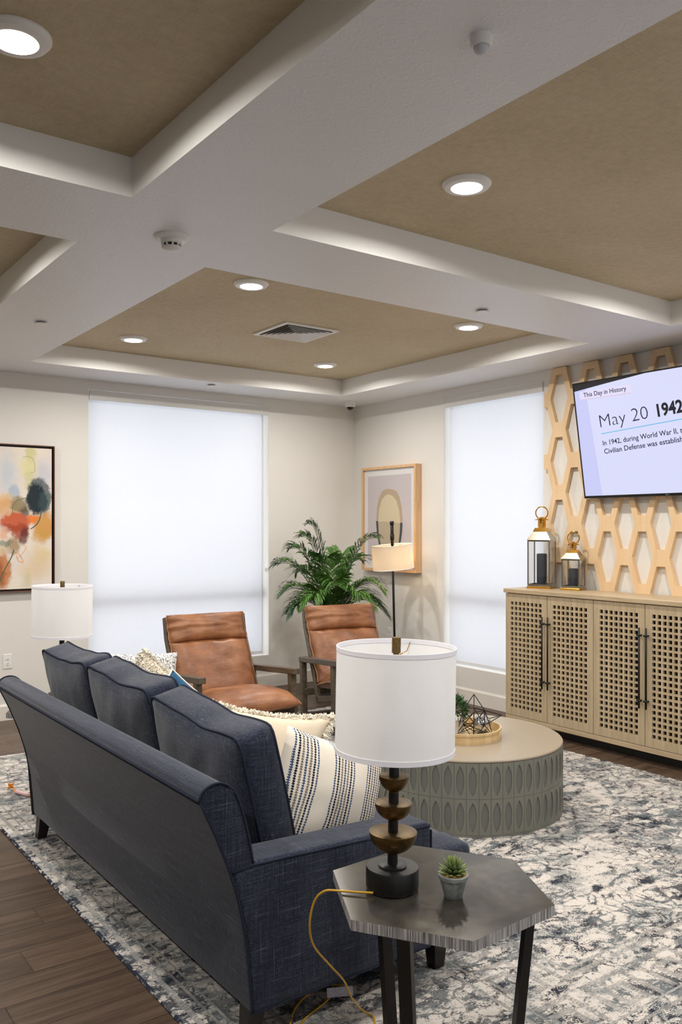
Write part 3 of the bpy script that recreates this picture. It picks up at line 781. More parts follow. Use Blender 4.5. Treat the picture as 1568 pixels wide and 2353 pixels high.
def tv():
    # local: x to the right as seen (towards -y in the room), y up the screen, z out of the screen
    t = thing('television', 'large flat television tilted forward showing a This Day in History slide', 'television', (0, 0, 0))
    Wd, Hd = 1.63, .928; til = math.radians(9.6)
    ex = Vector((0, -1, 0)); ez = Vector((-math.cos(til), 0, -math.sin(til))); ey = ez.cross(ex)
    base = Vector((-.105, -3.283, 1.912))
    M = Matrix(((ex.x, ey.x, ez.x, base.x), (ex.y, ey.y, ez.y, base.y), (ex.z, ey.z, ez.z, base.z), (0, 0, 0, 1)))
    t.matrix_world = M
    box('housing', (0, 0, -.035), (Wd, Hd, .0), BEZEL, t, bev=.004, seg=2, smooth=False)
    box('wall_bracket', (Wd/2-.2, .25, -.085), (Wd/2+.2, Hd-.42, -.035), BLACK, t)
    b = .011
    for n, lo, hi in (('bezel', (0, 0, 0), (Wd, .020, .004)), ('bezel', (0, Hd-b, 0), (Wd, Hd, .004)), ('bezel', (0, .020, 0), (b, Hd-b, .004)), ('bezel', (Wd-b, .020, 0), (Wd, Hd-b, .004))): box(n, lo, hi, BEZEL, t)
    s = mesh('screen', [(b, .02, .001), (Wd-b, .02, .001), (Wd-b, Hd-b, .001), (b, Hd-b, .001)], [(0, 1, 2, 3)], SCREEN, t)
    mesh('dark_wedge', [(b, Hd-b, .0015), (b, Hd-.066, .0015), (.30, Hd-.040, .0015), (.66, Hd-b, .0015)], [(0, 1, 2, 3)], plain('screen_dark', (34, 36, 42), .2), s)
    mesh('slide_card', [(.175, .02, .0014), (Wd-b, .02, .0014), (Wd-b, Hd-b, .0014), (.66, Hd-b, .0014), (.30, Hd-.040, .0014), (.12, Hd-.056, .0014)], [(0, 1, 2, 3, 4, 5)], CARD, s)
    def L(x, y, rot, z=.0022): return Matrix.Translation((x, y, z)) @ Matrix.Rotation(math.radians(rot), 4, 'Z')
    A = L(.059, .789, -.4)
    mesh('heading_box', [A @ Vector(p) for p in ((0, .006, -.0005), (.472, .006, -.0005), (.474, .066, -.0005), (0, .066, -.0005))], [(0, 1, 2, 3)], HEADBOX, s)
    mesh('heading_rule', [A @ Vector(p) for p in ((0, -.003, -.0004), (.472, -.003, -.0004), (.472, .006, -.0004), (0, .006, -.0004))], [(0, 1, 2, 3)], PINK, s)
    def fit(nm, body, x0, x1, y0, y1, cap, mat, offset=0.0):
        # text from (x0,y0) to (x1,y1) on its baseline, capitals cap metres tall
        o = text(nm, body, 1.0, mat, s, Matrix.Identity(4), offset=offset/(cap/.69)); me = o.data
        w_ = max(v.co.x for v in me.vertices)-min(v.co.x for v in me.vertices); m0 = min(v.co.x for v in me.vertices)
        L_ = math.hypot(x1-x0, y1-y0); sz = cap/.69
        me.transform(L(x0, y0, math.degrees(math.atan2(y1-y0, x1-x0))) @ Matrix.Diagonal((L_/w_, sz, 1, 1)) @ Matrix.Translation((-m0, 0, 0)))
    fit('heading_text', 'This Day in History', .096, .492, .808, .812, .034, INK, .0006)
    fit('date_text', 'May 20', .226, .657, .556, .582, .098, INK, -.0022)
    fit('year_text', '1942', .735, .945, .589, .602, .088, INKB, .0042)
    mesh('rule', [(.225, .503, .0022), (1.45, .580, .0022), (1.45, .588, .0022), (.225, .510, .0022)], [(0, 1, 2, 3)], BLUELINE, s)
    fit('body_text', 'In 1942, during World War II, the', .231, .972, .414, .457, .038, INK, .0006)
    fit('body_text', 'Civilian Defense was established', .237, .975, .348, .394, .038, INK, .0006)
    lg = mesh('maker_mark', *lathe_geo([(0, .0046), (.0062, .0046)], 16), GREYPL, t); lg.location = (.742, .0095, 0)
    text('maker_mark', 'LG', .015, GREYPL, t, Matrix.Translation((.751, .004, .0048)), sx=.9)
tv()

# ================================================================== SIDEBOARD
CY0, CY1, CXF = -5.415, -2.745, -.455
def sideboard():
    O = ((CXF)/2, (CY0+CY1)/2, 0)
    t = thing('sideboard', 'long washed oak sideboard with pierced lattice doors and black bar handles', 'sideboard', O)
    bk = -.03
    box('top', (CXF-.014, CY0-.014, 1.133), (bk, CY1+.014, 1.168), OAKTOP, t, bev=.003, seg=1, smooth=False, off=O)
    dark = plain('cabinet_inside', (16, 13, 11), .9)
    for y in (CY1-.018, CY0): box('side_panel', (CXF+.02, y, .085), (bk, y+.018, 1.133), OAK, t, off=O)
    box('bottom_panel', (CXF+.02, CY0+.018, .085), (bk, CY1-.018, .118), OAK, t, off=O)
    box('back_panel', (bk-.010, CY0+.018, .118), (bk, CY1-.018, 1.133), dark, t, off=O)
    box('bottom_rail', (CXF, CY0, .078), (CXF+.022, CY1, .116), OAKTOP, t, bev=.002, seg=1, smooth=False, off=O)
    box('plinth', (-.36, CY0+.25, .0), (-.08, CY1-.25, .085), DARKPL, t, off=O)
    dw = (CY1-CY0)/6
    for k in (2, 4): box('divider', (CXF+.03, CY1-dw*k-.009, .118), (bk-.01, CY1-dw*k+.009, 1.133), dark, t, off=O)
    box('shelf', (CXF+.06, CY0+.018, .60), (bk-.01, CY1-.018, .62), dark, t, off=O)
    # one door mesh with real square holes, local: y from 0 to -wd, z 0..hd
    z0, z1 = .1205, 1.128; hd = z1-z0; wd = dw-.005; th = .020; nx, nz = 8, 21
    my, mzb, mzt = .048, .058, .058
    py, pz = (wd-2*my)/nx, (hd-mzb-mzt)/nz; hw, hhz = py*.645, pz*.645
    ysn = [0]; zsn = [0]
    for i in range(nx): c = my+py*(i+.5); ysn += [c-hw/2, c+hw/2]
    for j in range(nz): c = mzb+pz*(j+.5); zsn += [c-hhz/2, c+hhz/2]
    ysn.append(wd); zsn.append(hd)
    V, F = [], []; ny_, nz_ = len(ysn), len(zsn)
    for x in (0, th):
        for y in ysn:
            for z in zsn: V.append((x, -y, z))
    def I(k, i, j): return k*ny_*nz_+i*nz_+j
    hole = lambda i, j: 0 <= i < ny_-1 and 0 <= j < nz_-1 and i % 2 == 1 and j % 2 == 1
    for i in range(ny_-1):
        for j in range(nz_-1):
            if hole(i, j):
                for (a, b) in (((i, j), (i+1, j)), ((i+1, j), (i+1, j+1)), ((i+1, j+1), (i, j+1)), ((i, j+1), (i, j))): F.append((I(0, *a), I(1, *a), I(1, *b), I(0, *b)))
            else:
                F.append((I(0, i, j), I(0, i, j+1), I(0, i+1, j+1), I(0, i+1, j))); F.append((I(1, i, j), I(1, i+1, j), I(1, i+1, j+1), I(1, i, j+1)))
    for i in range(ny_-1):
        for j in (0, nz_-1): F.append((I(0, i, j), I(0, i+1, j), I(1, i+1, j), I(1, i, j)))
    for j in range(nz_-1):
        for i in (0, ny_-1): F.append((I(0, i, j), I(1, i, j), I(1, i, j+1), I(0, i, j+1)))
    door = mesh('door', V, F, OAK, t)
    bm = bmesh.new(); bm.from_mesh(door.data); bmesh.ops.remove_doubles(bm, verts=bm.verts, dist=1e-6); bmesh.ops.recalc_face_normals(bm, faces=bm.faces); bm.to_mesh(door.data); bm.free()
    # handle mesh: bar and two posts with crossing stubs
    hb = bmesh.new(); hl = .575
    hv, hf = [], []
    g = [tube_geo([(-.030, 0, 0), (-.030, 0, hl)], .0068, 10)]
    for z in (.055, hl-.055): g += [tube_geo([(-.030, 0, z), (.002, 0, z)], .0062, 8), tube_geo([(-.030, -.019, z), (-.030, .019, z)], .0066, 8), tube_geo([(-.0385, 0, z), (-.0215, 0, z)], .009, 8)]
    hv, hf = join_geo(g); hmesh = None
    for k in range(6):
        d = door if k == 0 else link(bpy.data.objects.new('door', door.data), t)
        d.location = (CXF-O[0], CY1-dw*k-.0025-O[1], z0)
        yh = -(wd-.026) if k % 2 == 0 else -.026
        if hmesh is None: h = mesh('handle', hv, hf, BLACK, d, smooth=True); hmesh = h.data
        else: h = link(bpy.data.objects.new('handle', hmesh), d)
        h.location = (0, yh, .268)
sideboard()

# ================================================================== LANTERNS
def lantern(name, label, loc, rot, s, hb, hr, hc, ring, cand_h, cand_r):
    t = thing(name, label, 'lantern', loc, rot, 'glass lanterns on the sideboard')
    h = s/2
    box('base', (-h-.005, -h-.005, 0), (h+.005, h+.005, .018), GOLD, t, bev=.004, seg=2, smooth=False)
    box('floor_plate', (-h+.002, -h+.002, .018), (h-.002, h-.002, .024), NICKEL, t)
    p = .010
    for a in (-1, 1):
        for b in (-1, 1):
            x, y = a*(h-p/2), b*(h-p/2); box('corner_post', (x-p/2, y-p/2, .024), (x+p/2, y+p/2, hb), NICKEL, t, bev=.0015, seg=1, smooth=False)
    for z0, z1 in ((.024, .036), (hb-.014, hb)):
        for a in (-1, 1):
            box('rail', (-h+p, a*(h-p/2)-.004, z0), (h-p, a*(h-p/2)+.004, z1), NICKEL, t); box('rail', (a*(h-p/2)-.004, -h+p, z0), (a*(h-p/2)+.004, h-p, z1), NICKEL, t)
    for a in (-1, 1):
        box('pane', (-h+p, a*(h-p/2)-.001, .036), (h-p, a*(h-p/2)+.001, hb-.014), GLASS, t); box('pane', (a*(h-p/2)-.001, -h+p, .036), (a*(h-p/2)+.001, h-p, hb-.014), GLASS, t)
    def frust(nm, r0, z0, r1, z1, mat):
        V = [(a*r0, b*r0, z0) for a, b in ((-1, -1), (1, -1), (1, 1), (-1, 1))]+[(a*r1, b*r1, z1) for a, b in ((-1, -1), (1, -1), (1, 1), (-1, 1))]
        return mesh(nm, V, [(3, 2, 1, 0), (4, 5, 6, 7), (0, 1, 5, 4), (1, 2, 6, 5), (2, 3, 7, 6), (3, 0, 4, 7)], mat, t)
    zr = hb+(hr-hb)*.70
    frust('roof', h+.006, hb, h*.60, zr, NICKEL); frust('roof_cap', h*.62, zr, h*.48, hr, GOLD)
    rc = s*.165
    lathe('chimney', [(0, hr), (rc, hr), (rc, hr+.004), (rc*.94, hr+.010), (rc*.94, hc-.030), (rc*1.25, hc-.026), (rc*1.25, hc-.020), (rc*.9, hc-.010), (rc*.4, hc-.002), (0, hc)], GOLD, t, 28)
    for k in range(10):
        a = 2*PI*k/10; o = box('vent_rib', (rc*.93, -.0025, hr+.012), (rc*1.03, .0025, hc-.032), GOLD, t); o.rotation_euler = (0, 0, a)
    R = ring; zc = hc-.02+R*1.0
    pts = []
    for k in range(29):
        a = math.radians(-62+k*(304/28)); pts.append((R*math.sin(a-math.radians(90)+PI/2+PI/2) if False else R*math.cos(a), 0, zc+R*math.sin(a)))
    pts = [(R*math.cos(math.radians(-58+k*296/28)), 0, zc+R*math.sin(math.radians(-58+k*296/28))) for k in range(29)]
    pts = [(pts[0][0]+.016, 0, pts[0][2]-.010), (pts[0][0]+.004, 0, pts[0][2]-.012)]+pts+[(pts[-1][0]-.004, 0, pts[-1][2]-.012), (pts[-1][0]-.016, 0, pts[-1][2]-.010)]
    tube('handle', pts, .0052, GOLD, t, 8)
    tube('handle_pin', [(-rc*1.9, 0, pts[0][2]-.004), (rc*1.9, 0, pts[0][2]-.004)], .003, GOLD, t, 6)
    lathe('candle', [(0, .024), (cand_r, .024), (cand_r, .024+cand_h-.006), (cand_r*.9, .024+cand_h), (cand_r*.5, .024+cand_h-.012), (0, .024+cand_h-.014)], plain('navy_candle', (32, 36, 44), .6), t, 32)
    tube('wick', [(0, 0, .024+cand_h-.016), (.001, 0, .024+cand_h+.004)], .0012, DARKPL, t, 5)
    return t
ang = math.atan2(-.19, .085)
lantern('lantern', 'tall brass and glass lantern holding a tall dark candle', (-.188, -2.905, 1.168), ang, .19, .405, .505, .60, .052, .265, .042)
lantern('lantern', 'short brass and glass lantern holding a dark candle', (-.150, -3.205, 1.168), math.atan2(-.158, .054), .150, .255, .325, .395, .049, .150, .037)

# ================================================================== FRAMED PRINT (right wall)
def arch_print():
    ya, yb, za, zb, dp = -1.168, -.262, 1.213, 2.328, .085
    t = thing('framed_print', 'pale wood framed print of a cream arch on mauve', 'picture', (0, (ya+yb)/2, za)); O = t.location
    f = .028
    for lo, hi in (((-dp, ya, za), (-.002, ya+f, zb)), ((-dp, yb-f, za), (-.002, yb, zb)), ((-dp, ya+f, za), (-.002, yb-f, za+f)), ((-dp, ya+f, zb-f), (-.002, yb-f, zb))): box('frame_bar', lo, hi, FRAMEWOOD, t, bev=.0015, seg=1, smooth=False, off=O)
    X = -.062
    bd = box('mat_board', (X, ya+f, za+f), (X+.012, yb-f, zb-f), plain('mat_board', (236, 234, 232), .5), t, off=O)
    W_, H_ = yb-ya-2*f, zb-za-2*f
    def P(u, v, k): return (X-.0006*k, yb-f-u*W_, za+f+v*H_)   # u 0..1 left to right as seen, v up
    def flat(nm, pts, rgb, k): return mesh(nm, [P(u, v, k) for u, v in pts], [tuple(range(len(pts)))], plain('print_'+nm+str(k), rgb, .55), bd, off=O)
    flat('print_ground', [(.075, .075), (.925, .075), (.925, .935), (.075, .935)], (208, 198, 200), 1)
    outer = [(.30, .25), (.262, .36), (.25, .50), (.262, .62), (.30, .71), (.36, .775), (.44, .80), (.55, .795), (.64, .775), (.70, .72), (.745, .62), (.765, .50), (.75, .38), (.72, .27)]
    flat('arch_shape', outer, (190, 166, 136), 2)
    inner = [(.33, .25), (.295, .36), (.29, .50), (.305, .60), (.36, .69), (.43, .735), (.50, .745), (.58, .725), (.65, .675), (.70, .58), (.72, .47), (.71, .36), (.68, .25)]
    flat('arch_field', inner, (222, 205, 170), 3)
    flat('arch_lower', [(.33, .25), (.295, .36), (.289, .468), (.40, .475), (.55, .462), (.719, .455), (.71, .36), (.68, .25)], (196, 178, 148), 4)
    flat('left_stroke', [(.245, .478), (.285, .478), (.30, .36), (.345, .22), (.31, .22), (.262, .36)], (30, 34, 38), 5)
    flat('right_stroke', [(.722, .458), (.765, .458), (.755, .36), (.715, .22), (.685, .22), (.715, .36)], (30, 34, 38), 5)
    box('glazing', (-.0725, ya+f, za+f), (-.0705, yb-f, zb-f), GLASS, t, off=O)
arch_print()

# ================================================================== ABSTRACT PAINTING (back wall)
def painting():
    x1, x0, z0, z1, dp = -3.368, -4.70, 1.118, 2.402, .045
    t = thing('framed_painting', 'abstract watercolour canvas of teal, rust and ochre in a dark frame', 'picture', ((x0+x1)/2, 0, z0)); O = t.location
    fr = plain('dark_bronze_frame', (44, 32, 26), .35, .2); lip = plain('copper_lip', (150, 98, 78), .35, .4)
    f = .010
    for lo, hi in (((x0, -dp, z0), (x0+f, -.002, z1)), ((x1-f, -dp, z0), (x1, -.002, z1)), ((x0+f, -dp, z0), (x1-f, -.002, z0+f)), ((x0+f, -dp, z1-f), (x1-f, -.002, z1))):
        box('frame_bar', lo, hi, fr, t, off=O)
    for lo, hi in (((x0-.002, -dp-.001, z0-.002), (x0+.003, -dp, z1+.002)), ((x1-.003, -dp-.001, z0-.002), (x1+.002, -dp, z1+.002)), ((x0+.003, -dp-.001, z0-.002), (x1-.003, -dp, z0+.003)), ((x0+.003, -dp-.001, z1-.003), (x1-.003, -dp, z1+.002))): box('frame_lip', lo, hi, lip, t, off=O)
    box('backing', (x0+f, -.012, z0+f), (x1-f, -.004, z1-f), fr, t, off=O)
    # blobs in crop pixels of the painting: origin right inner edge / top, 6.19 px per image px
    kx, kz = .000606, .000624; rx, rz = x1-.026, z1-.026
    T_ = T('watercolour'); v = T_.tc(); X, Y, Z = T_.sep(v)
    w1 = T_.noise(v, 9, 5, .62, 0, True); w2 = T_.noise(v, 45, 3, .6, 0, True)
    wv = T_.vm('ADD', T_.vm('SCALE', T_.vm('SUBTRACT', w1, (.5, .5, .5))), T_.vm('SCALE', T_.vm('SUBTRACT', w2, (.5, .5, .5))))
    for l in wv.node.inputs[:2]: l.links[0].from_node.inputs['Scale'].default_value = .12
    wv.node.inputs[1].links[0].from_node.inputs['Scale'].default_value = .034
    p = T_.vm('ADD', v, wv)
    c = T_.mix(T_.step(T_.noise(v, 5, 3), .35, .7), lin((226, 216, 208)), lin((232, 222, 206)))
    blobs = [  # px, py (crop), rx, ry, colour, alpha, soft
        (110, 560, 120, 260, (186, 200, 216), .7, .8), (620, 560, 130, 190, (186, 192, 210), .6, .8), (200, 830, 80, 90, (160, 180, 200), .7, .5), (440, 260, 60, 130, (206, 202, 140), .8, .5), (410, 470, 110, 150, (222, 216, 150), .75, .6), (420, 640, 70, 130, (208, 206, 158), .8, .6),
        (60, 940, 120, 110, (222, 184, 128), .8, .5), (150, 1050, 190, 140, (214, 160, 108), .75, .4), (640, 1280, 170, 190, (206, 146, 60), .9, .35), (600, 1420, 130, 110, (204, 158, 82), .75, .4), (480, 1190, 85, 70, (232, 128, 50), .95, .3),
        (280, 1000, 110, 110, (138, 128, 96), .85, .3), (350, 1090, 70, 80, (84, 74, 62), .8, .4), (220, 1230, 210, 110, (196, 92, 56), .95, .22), (130, 1310, 120, 60, (158, 62, 44), .6, .4), (280, 1360, 120, 120, (170, 76, 50), .9, .3), (330, 1420, 70, 110, (106, 46, 46), .85, .35), (60, 1400, 60, 90, (226, 170, 140), .8, .4),
        (190, 1560, 90, 110, (160, 130, 84), .8, .4), (70, 1540, 110, 40, (120, 130, 108), .7, .4), (560, 860, 175, 250, (58, 76, 80), .8, .12), (520, 900, 140, 210, (34, 46, 52), .95, .15), (640, 960, 90, 160, (70, 90, 94), .5, .3),
        (590, 1700, 150, 130, (222, 196, 140), .7, .7), (500, 1900, 200, 130, (222, 194, 150), .6, .7), (60, 1900, 90, 270, (196, 124, 64), .9, .35), (10, 1950, 60, 200, (146, 80, 50), .7, .5), (40, 1650, 60, 60, (210, 190, 150), .7, .5), (380, 2040, 60, 120, (206, 196, 150), .6, .7),
        (-300, 700, 200, 300, (196, 206, 216), .6, .7), (-420, 1200, 260, 200, (214, 170, 116), .7, .5), (-250, 1500, 160, 130, (184, 96, 60), .7, .4), (-620, 1000, 140, 180, (96, 112, 112), .7, .3), (-600, 1700, 240, 200, (224, 198, 146), .7, .6), (-850, 1350, 160, 160, (206, 150, 80), .6, .5)]
    px, py, pz = T_.sep(p)
    for bx, by, brx, bry, col, al, soft in blobs:
        cx = rx+(bx-738)*kx; cz = rz-(by-190)*kz
        a = T_.m_('DIVIDE', T_.m_('SUBTRACT', px, cx-O[0]), brx*kx); b = T_.m_('DIVIDE', T_.m_('SUBTRACT', pz, cz-O[2]), bry*kz)
        d = T_.m_('SQRT', T_.m_('ADD', T_.m_('MULTIPLY', a, a), T_.m_('MULTIPLY', b, b)))
        fac = T_.m_('MULTIPLY', T_.m_('SUBTRACT', 1.0, T_.step(d, 1-soft, 1+soft)), al)
        c = T_.mix(fac, c, lin(col))
    T_.bump(T_.noise(v, 500, 2), .15, .001)
    CANVAS = T_.set(Base_Color=c, Roughness=.75, Specular_IOR_Level=.2)
    cv = box('canvas', (x0+.022, -.038, z0+.022), (x1-.024, -.012, z1-.024), CANVAS, t, off=O)
    def stroke(pts, wpx, rgb):
        P3 = smooth_path([(rx+(a-738)*kx, -.0384, rz-(b-190)*kz) for a, b in pts], 5); V, F = [], []
        for i, q in enumerate(P3):
            d = (P3[min(i+1, len(P3)-1)]-P3[max(i-1, 0)]).normalized(); nn = Vector((-d.z, 0, d.x))*wpx*kx/2; V += [q+nn, q-nn]
        for i in range(len(P3)-1): F.append((2*i, 2*i+1, 2*i+3, 2*i+2))
        mesh('brush_line', V, F, plain('line_%d' % rgb[0], rgb, .7), cv, off=O)
    stroke([(0, 2090), (40, 1960), (110, 1830), (170, 1720), (205, 1620)], 16, (96, 100, 70)); stroke([(590, 1060), (570, 1180), (520, 1270), (440, 1330)], 16, (74, 92, 88))
    stroke([(185, 1120), (190, 1010), (230, 950), (300, 910), (370, 895)], 9, (108, 106, 84)); stroke([(325, 325), (400, 310), (470, 345), (495, 430), (490, 520), (440, 535)], 6, (150, 150, 96))
    stroke([(215, 1650), (290, 1700), (330, 1800), (260, 1770), (240, 1700)], 9, (232, 150, 60)); stroke([(250, 1750), (310, 1690), (375, 1590), (330, 1540)], 7, (232, 150, 61)); stroke([(585, 655), (575, 720), (555, 770)], 8, (72, 88, 90))
painting()
# wall outlets
def outlet(label, axis, u, z):
    t = thing('wall_outlet', label, 'outlet', (u, 0, z) if axis == 'y' else (0, u, z), 0 if axis == 'y' else -PI/2, 'white wall outlets')
    box('plate', (-.040, -.006, -.062), (.040, 0, .062), WHITEPL, t, bev=.002, seg=1, smooth=False)
    for dz in (-.020, .020):
        o = lathe('receptacle', [(0, 0), (.0155, 0), (.0145, .0035), (0, .0035)][::-1], WHITEPL, t, 24); o.rotation_euler = (PI/2, 0, 0); o.location = (0, -.006, dz)
        for dx in (-.006, .006): box('slot', (dx-.0016, -.0102, dz+.001), (dx+.0016, -.0095, dz+.009), DARKPL, t)
        box('slot', (-.002, -.0102, dz-.009), (.002, -.0095, dz-.005), DARKPL, t)
outlet('white duplex outlet below the abstract painting', 'y', -3.762, .51); outlet('white duplex outlet under the arch print', 'x', -.655, .545)

# ================================================================== COFFEE TABLE
CT = (-2.142, -3.972, RZ); CR, CH = .592, .412
def m_ct(name, rgb, rough, var=.14):
    t = T(name); v = t.tc(); n = t.noise(v, 6, 4, .6); n2 = t.noise(v, 60, 3)
    k = t.m_('ADD', 1-var, t.m_('MULTIPLY', t.m_('ADD', t.m_('MULTIPLY', n, .7), t.m_('MULTIPLY', n2, .3)), 2*var)); c = t.mix(1.0, lin(rgb), t.comb(k, k, k), 'MULTIPLY')
    return t.set(Base_Color=c, Roughness=rough)
CTSIDE = m_ct('grey_metal_clad', (118, 118, 109), .5); CTIN = m_ct('grey_metal_inset', (106, 107, 102), .5); CTTOP = m_ct('taupe_metal_top', (158, 145, 126), .33, .08)
def coffee_table():
    t = thing('coffee_table', 'round drum coffee table clad in grey pointed oval panels', 'coffee table', CT)
    lathe('top', [(0, CH-.012), (CR-.004, CH-.012), (CR, CH-.010), (CR, CH-.004), (CR-.003, CH), (0, CH)], CTTOP, t, 96)
    lathe('drum', [(0, .0), (CR-.005, 0), (CR-.005, CH-.012), (0, CH-.012)], CTIN, t, 96)
    lathe('base_band', [(CR-.010, 0), (CR-.001, 0), (CR-.001, .012), (CR-.010, .012)], CTSIDE, t, 96, close=True)
    N = 56; aw = 2*PI/N; pw = aw*.975/2; h0, h1 = 0.0, (CH-.026)/2-.001
    # panel: curved plate with a pointed-oval opening; local angle phi about z
    K = 24; V, F = [], []
    zc = (h0+h1)/2; oh = (h1-h0)/2*.83; ow = aw*.325
    def oval(k):
        s = 4*k/K   # 0..4 round
        side = 1 if k <= K/2 else -1; q = (k if k <= K/2 else K-k)/(K/2); z = 1-2*q
        return side*ow*(1-abs(z)**2.5), zc+oh*z
    def rect(k):
        side = 1 if k <= K/2 else -1; q = (k if k <= K/2 else K-k)/(K/2)
        if k in (0, 1, K-1, K//2-1, K//2, K//2+1):
            return (0 if (k == 0 or k == K//2) else side*pw), (h1 if q < .5 else h0)
        z = 1-2*q; return side*pw, (h1 if k in (1, K-1) else h0 if k in (K//2-1, K//2+1) else zc+(h1-h0)/2*z)
    def pt(phi, z, r): return (r*math.cos(phi), r*math.sin(phi), z)
    R1, R2 = CR, CR-.0055
    for k in range(K):
        a, z = oval(k); b, zz = rect(k); V += [pt(a, z, R1), pt(b, zz, R1), pt(a, z, R2), pt(b, zz, R2)]
    for k in range(K):
        j = (k+1) % K; F += [(4*k+1, 4*j+1, 4*j, 4*k), (4*k, 4*j, 4*j+2, 4*k+2), (4*k+1, 4*k+3, 4*j+3, 4*j+1)]
    proto = None
    for row in range(2):
        for n in range(N):
            if proto is None:
                o = mesh('panel', V, F, CTSIDE, t); proto = o.data
                bm = bmesh.new(); bm.from_mesh(proto); bmesh.ops.recalc_face_normals(bm, faces=bm.faces); bm.to_mesh(proto); bm.free()
            else: o = link(bpy.data.objects.new('panel', proto), t)
            o.rotation_euler = (0, 0, aw*n); o.location = (0, 0, .013+row*((CH-.026)/2+.0005))
coffee_table()
TZ = RZ+CH
TC = (-2.165, -3.99, TZ)
def tray():
    t = thing('serving_tray', 'round woven bamboo tray on the coffee table', 'tray', TC); R = .235
    lathe('base', [(0, .004), (R-.008, .004), (R-.008, .010), (0, .010)], BAMBOO, t, 64)
    def hoop(nm, z0, z1, r0, r1): lathe(nm, [(r0, z0), (r1, z0), (r1+.001, (z0+z1)/2), (r1, z1), (r0, z1)], BAMBOO, t, 72, close=True)
    # bottom hoop whole, middle hoop interrupted by the two hand holes, top hoop whole
    hoop('hoop', 0, .026, R-.008, R)
    hoop('hoop', .046, .062, R-.007, R+.002)
    for a0, a1 in ((-1.02, 1.75), (2.12, 4.89)):
        V, F = [], []; n = 40
        for i in range(n+1):
            a = a0+(a1-a0)*i/n
            for r, z in ((R-.008, .026), (R-.001, .026), (R-.001, .046), (R-.008, .046)): V.append((r*math.cos(a), r*math.sin(a), z))
        for i in range(n):
            for k in range(4): F.append((4*i+k, 4*i+4+k, 4*i+4+(k+1) % 4, 4*i+(k+1) % 4))
        F += [(0, 1, 2, 3), (4*n+3, 4*n+2, 4*n+1, 4*n)]
        mesh('hoop', V, F, BAMBOO, t, smooth=False)
    t.rotation_euler = (0, 0, .35)
tray()
GREEN = plain('boxwood_green', (58, 104, 48), .6); GREEN2 = plain('boxwood_dark', (34, 66, 34), .6)
def star():
    t = thing('wire_star', 'black wire star ornament standing in the bamboo tray', 'ornament', (TC[0]+.04, TC[1]-.065, TZ+.010)); rng = random.Random(5)
    c = Vector((0, 0, .105)); tips = [Vector((.0, .0, .245)), Vector((.185, -.05, .105)), Vector((-.16, -.07, .12)), Vector((.05, .15, .13)), Vector((.085, -.075, .0)), Vector((-.075, -.07, .0)), Vector((-.06, .085, .0)), Vector((.07, .07, .0))]
    core = [c+Vector(p)*.045 for p in ((1, 1, 1), (1, -1, 1), (-1, 1, 1), (-1, -1, 1), (1, 1, -1), (1, -1, -1), (-1, 1, -1), (-1, -1, -1))]
    for tip in tips:
        near = sorted(core, key=lambda q: (q-tip).length)[:4]
        g = [tube_geo([tip, q], .0026, 6) for q in near]+[tube_geo([near[0], near[1]], .0026, 6), tube_geo([near[1], near[3]], .0026, 6)]
        V, F = join_geo(g); mesh('spike', V, F, BLACK, t)
star()
def topiary():
    t = thing('boxwood_plant', 'small green artificial plant in a white pot inside the bamboo tray', 'plant', (TC[0]-.02, TC[1]+.055, TZ+.010)); rng = random.Random(3)
    V = [(-.045, -.045, 0), (.045, -.045, 0), (.045, .045, 0), (-.045, .045, 0), (-.052, -.052, .085), (.052, -.052, .085), (.052, .052, .085), (-.052, .052, .085)]
    mesh('pot', V, [(3, 2, 1, 0), (4, 5, 6, 7), (0, 1, 5, 4), (1, 2, 6, 5), (2, 3, 7, 6), (3, 0, 4, 7)], plain('white_ceramic', (226, 222, 214), .4), t)
    gv, gf, fm = [], [], []
    for k in range(900):
        d = Vector((rng.gauss(0, 1), rng.gauss(0, 1), rng.gauss(0, 1))).normalized()
        if d.z < -.55: continue
        p = Vector((0, 0, .135))+d*.078*rng.uniform(.7, 1.0); q = p+(d+Vector((rng.gauss(0, .4), rng.gauss(0, .4), rng.gauss(.2, .4))))*.026
        s = d.cross(Vector((rng.gauss(0, 1), rng.gauss(0, 1), rng.gauss(0, 1)))).normalized()*.0045; i = len(gv)
        gv += [p, (p+q)/2+s, q, (p+q)/2-s]; gf.append((i, i+1, i+2, i+3)); fm.append(rng.random() > .45)
    o = mesh('foliage', gv, gf, mats=[GREEN, GREEN2], parent=t, fm=[int(x) for x in fm]); o['kind'] = 'stuff'
topiary()
def bauble():
    # pleated silver shell ornament: lathe with twisted folds
    n, m = 48, 18; V, F = [], []
    for i in range(m+1):
        th = PI*i/m
        for j in range(n):
            ph = 2*PI*j/n; f = 1+.075*math.cos(9*(ph+.7*math.cos(th)))*math.sin(th)
            r = .052*math.sin(th)*f; V.append((r*math.cos(ph), r*math.sin(ph), .054+.054*math.cos(th)*(1 if th > .25 else 1.06)))
    for i in range(m):
        for j in range(n): F.append((i*n+j, (i+1)*n+j, (i+1)*n+(j+1) % n, i*n+(j+1) % n))
    o = mesh('silver_bauble', V, F, CHROME, smooth=True); o.location = (TC[0]+.125, TC[1]-.05, TZ+.0105)
    tag(o, 'crinkled silver ball ornament lying in the bamboo tray', 'ornament')
bauble()

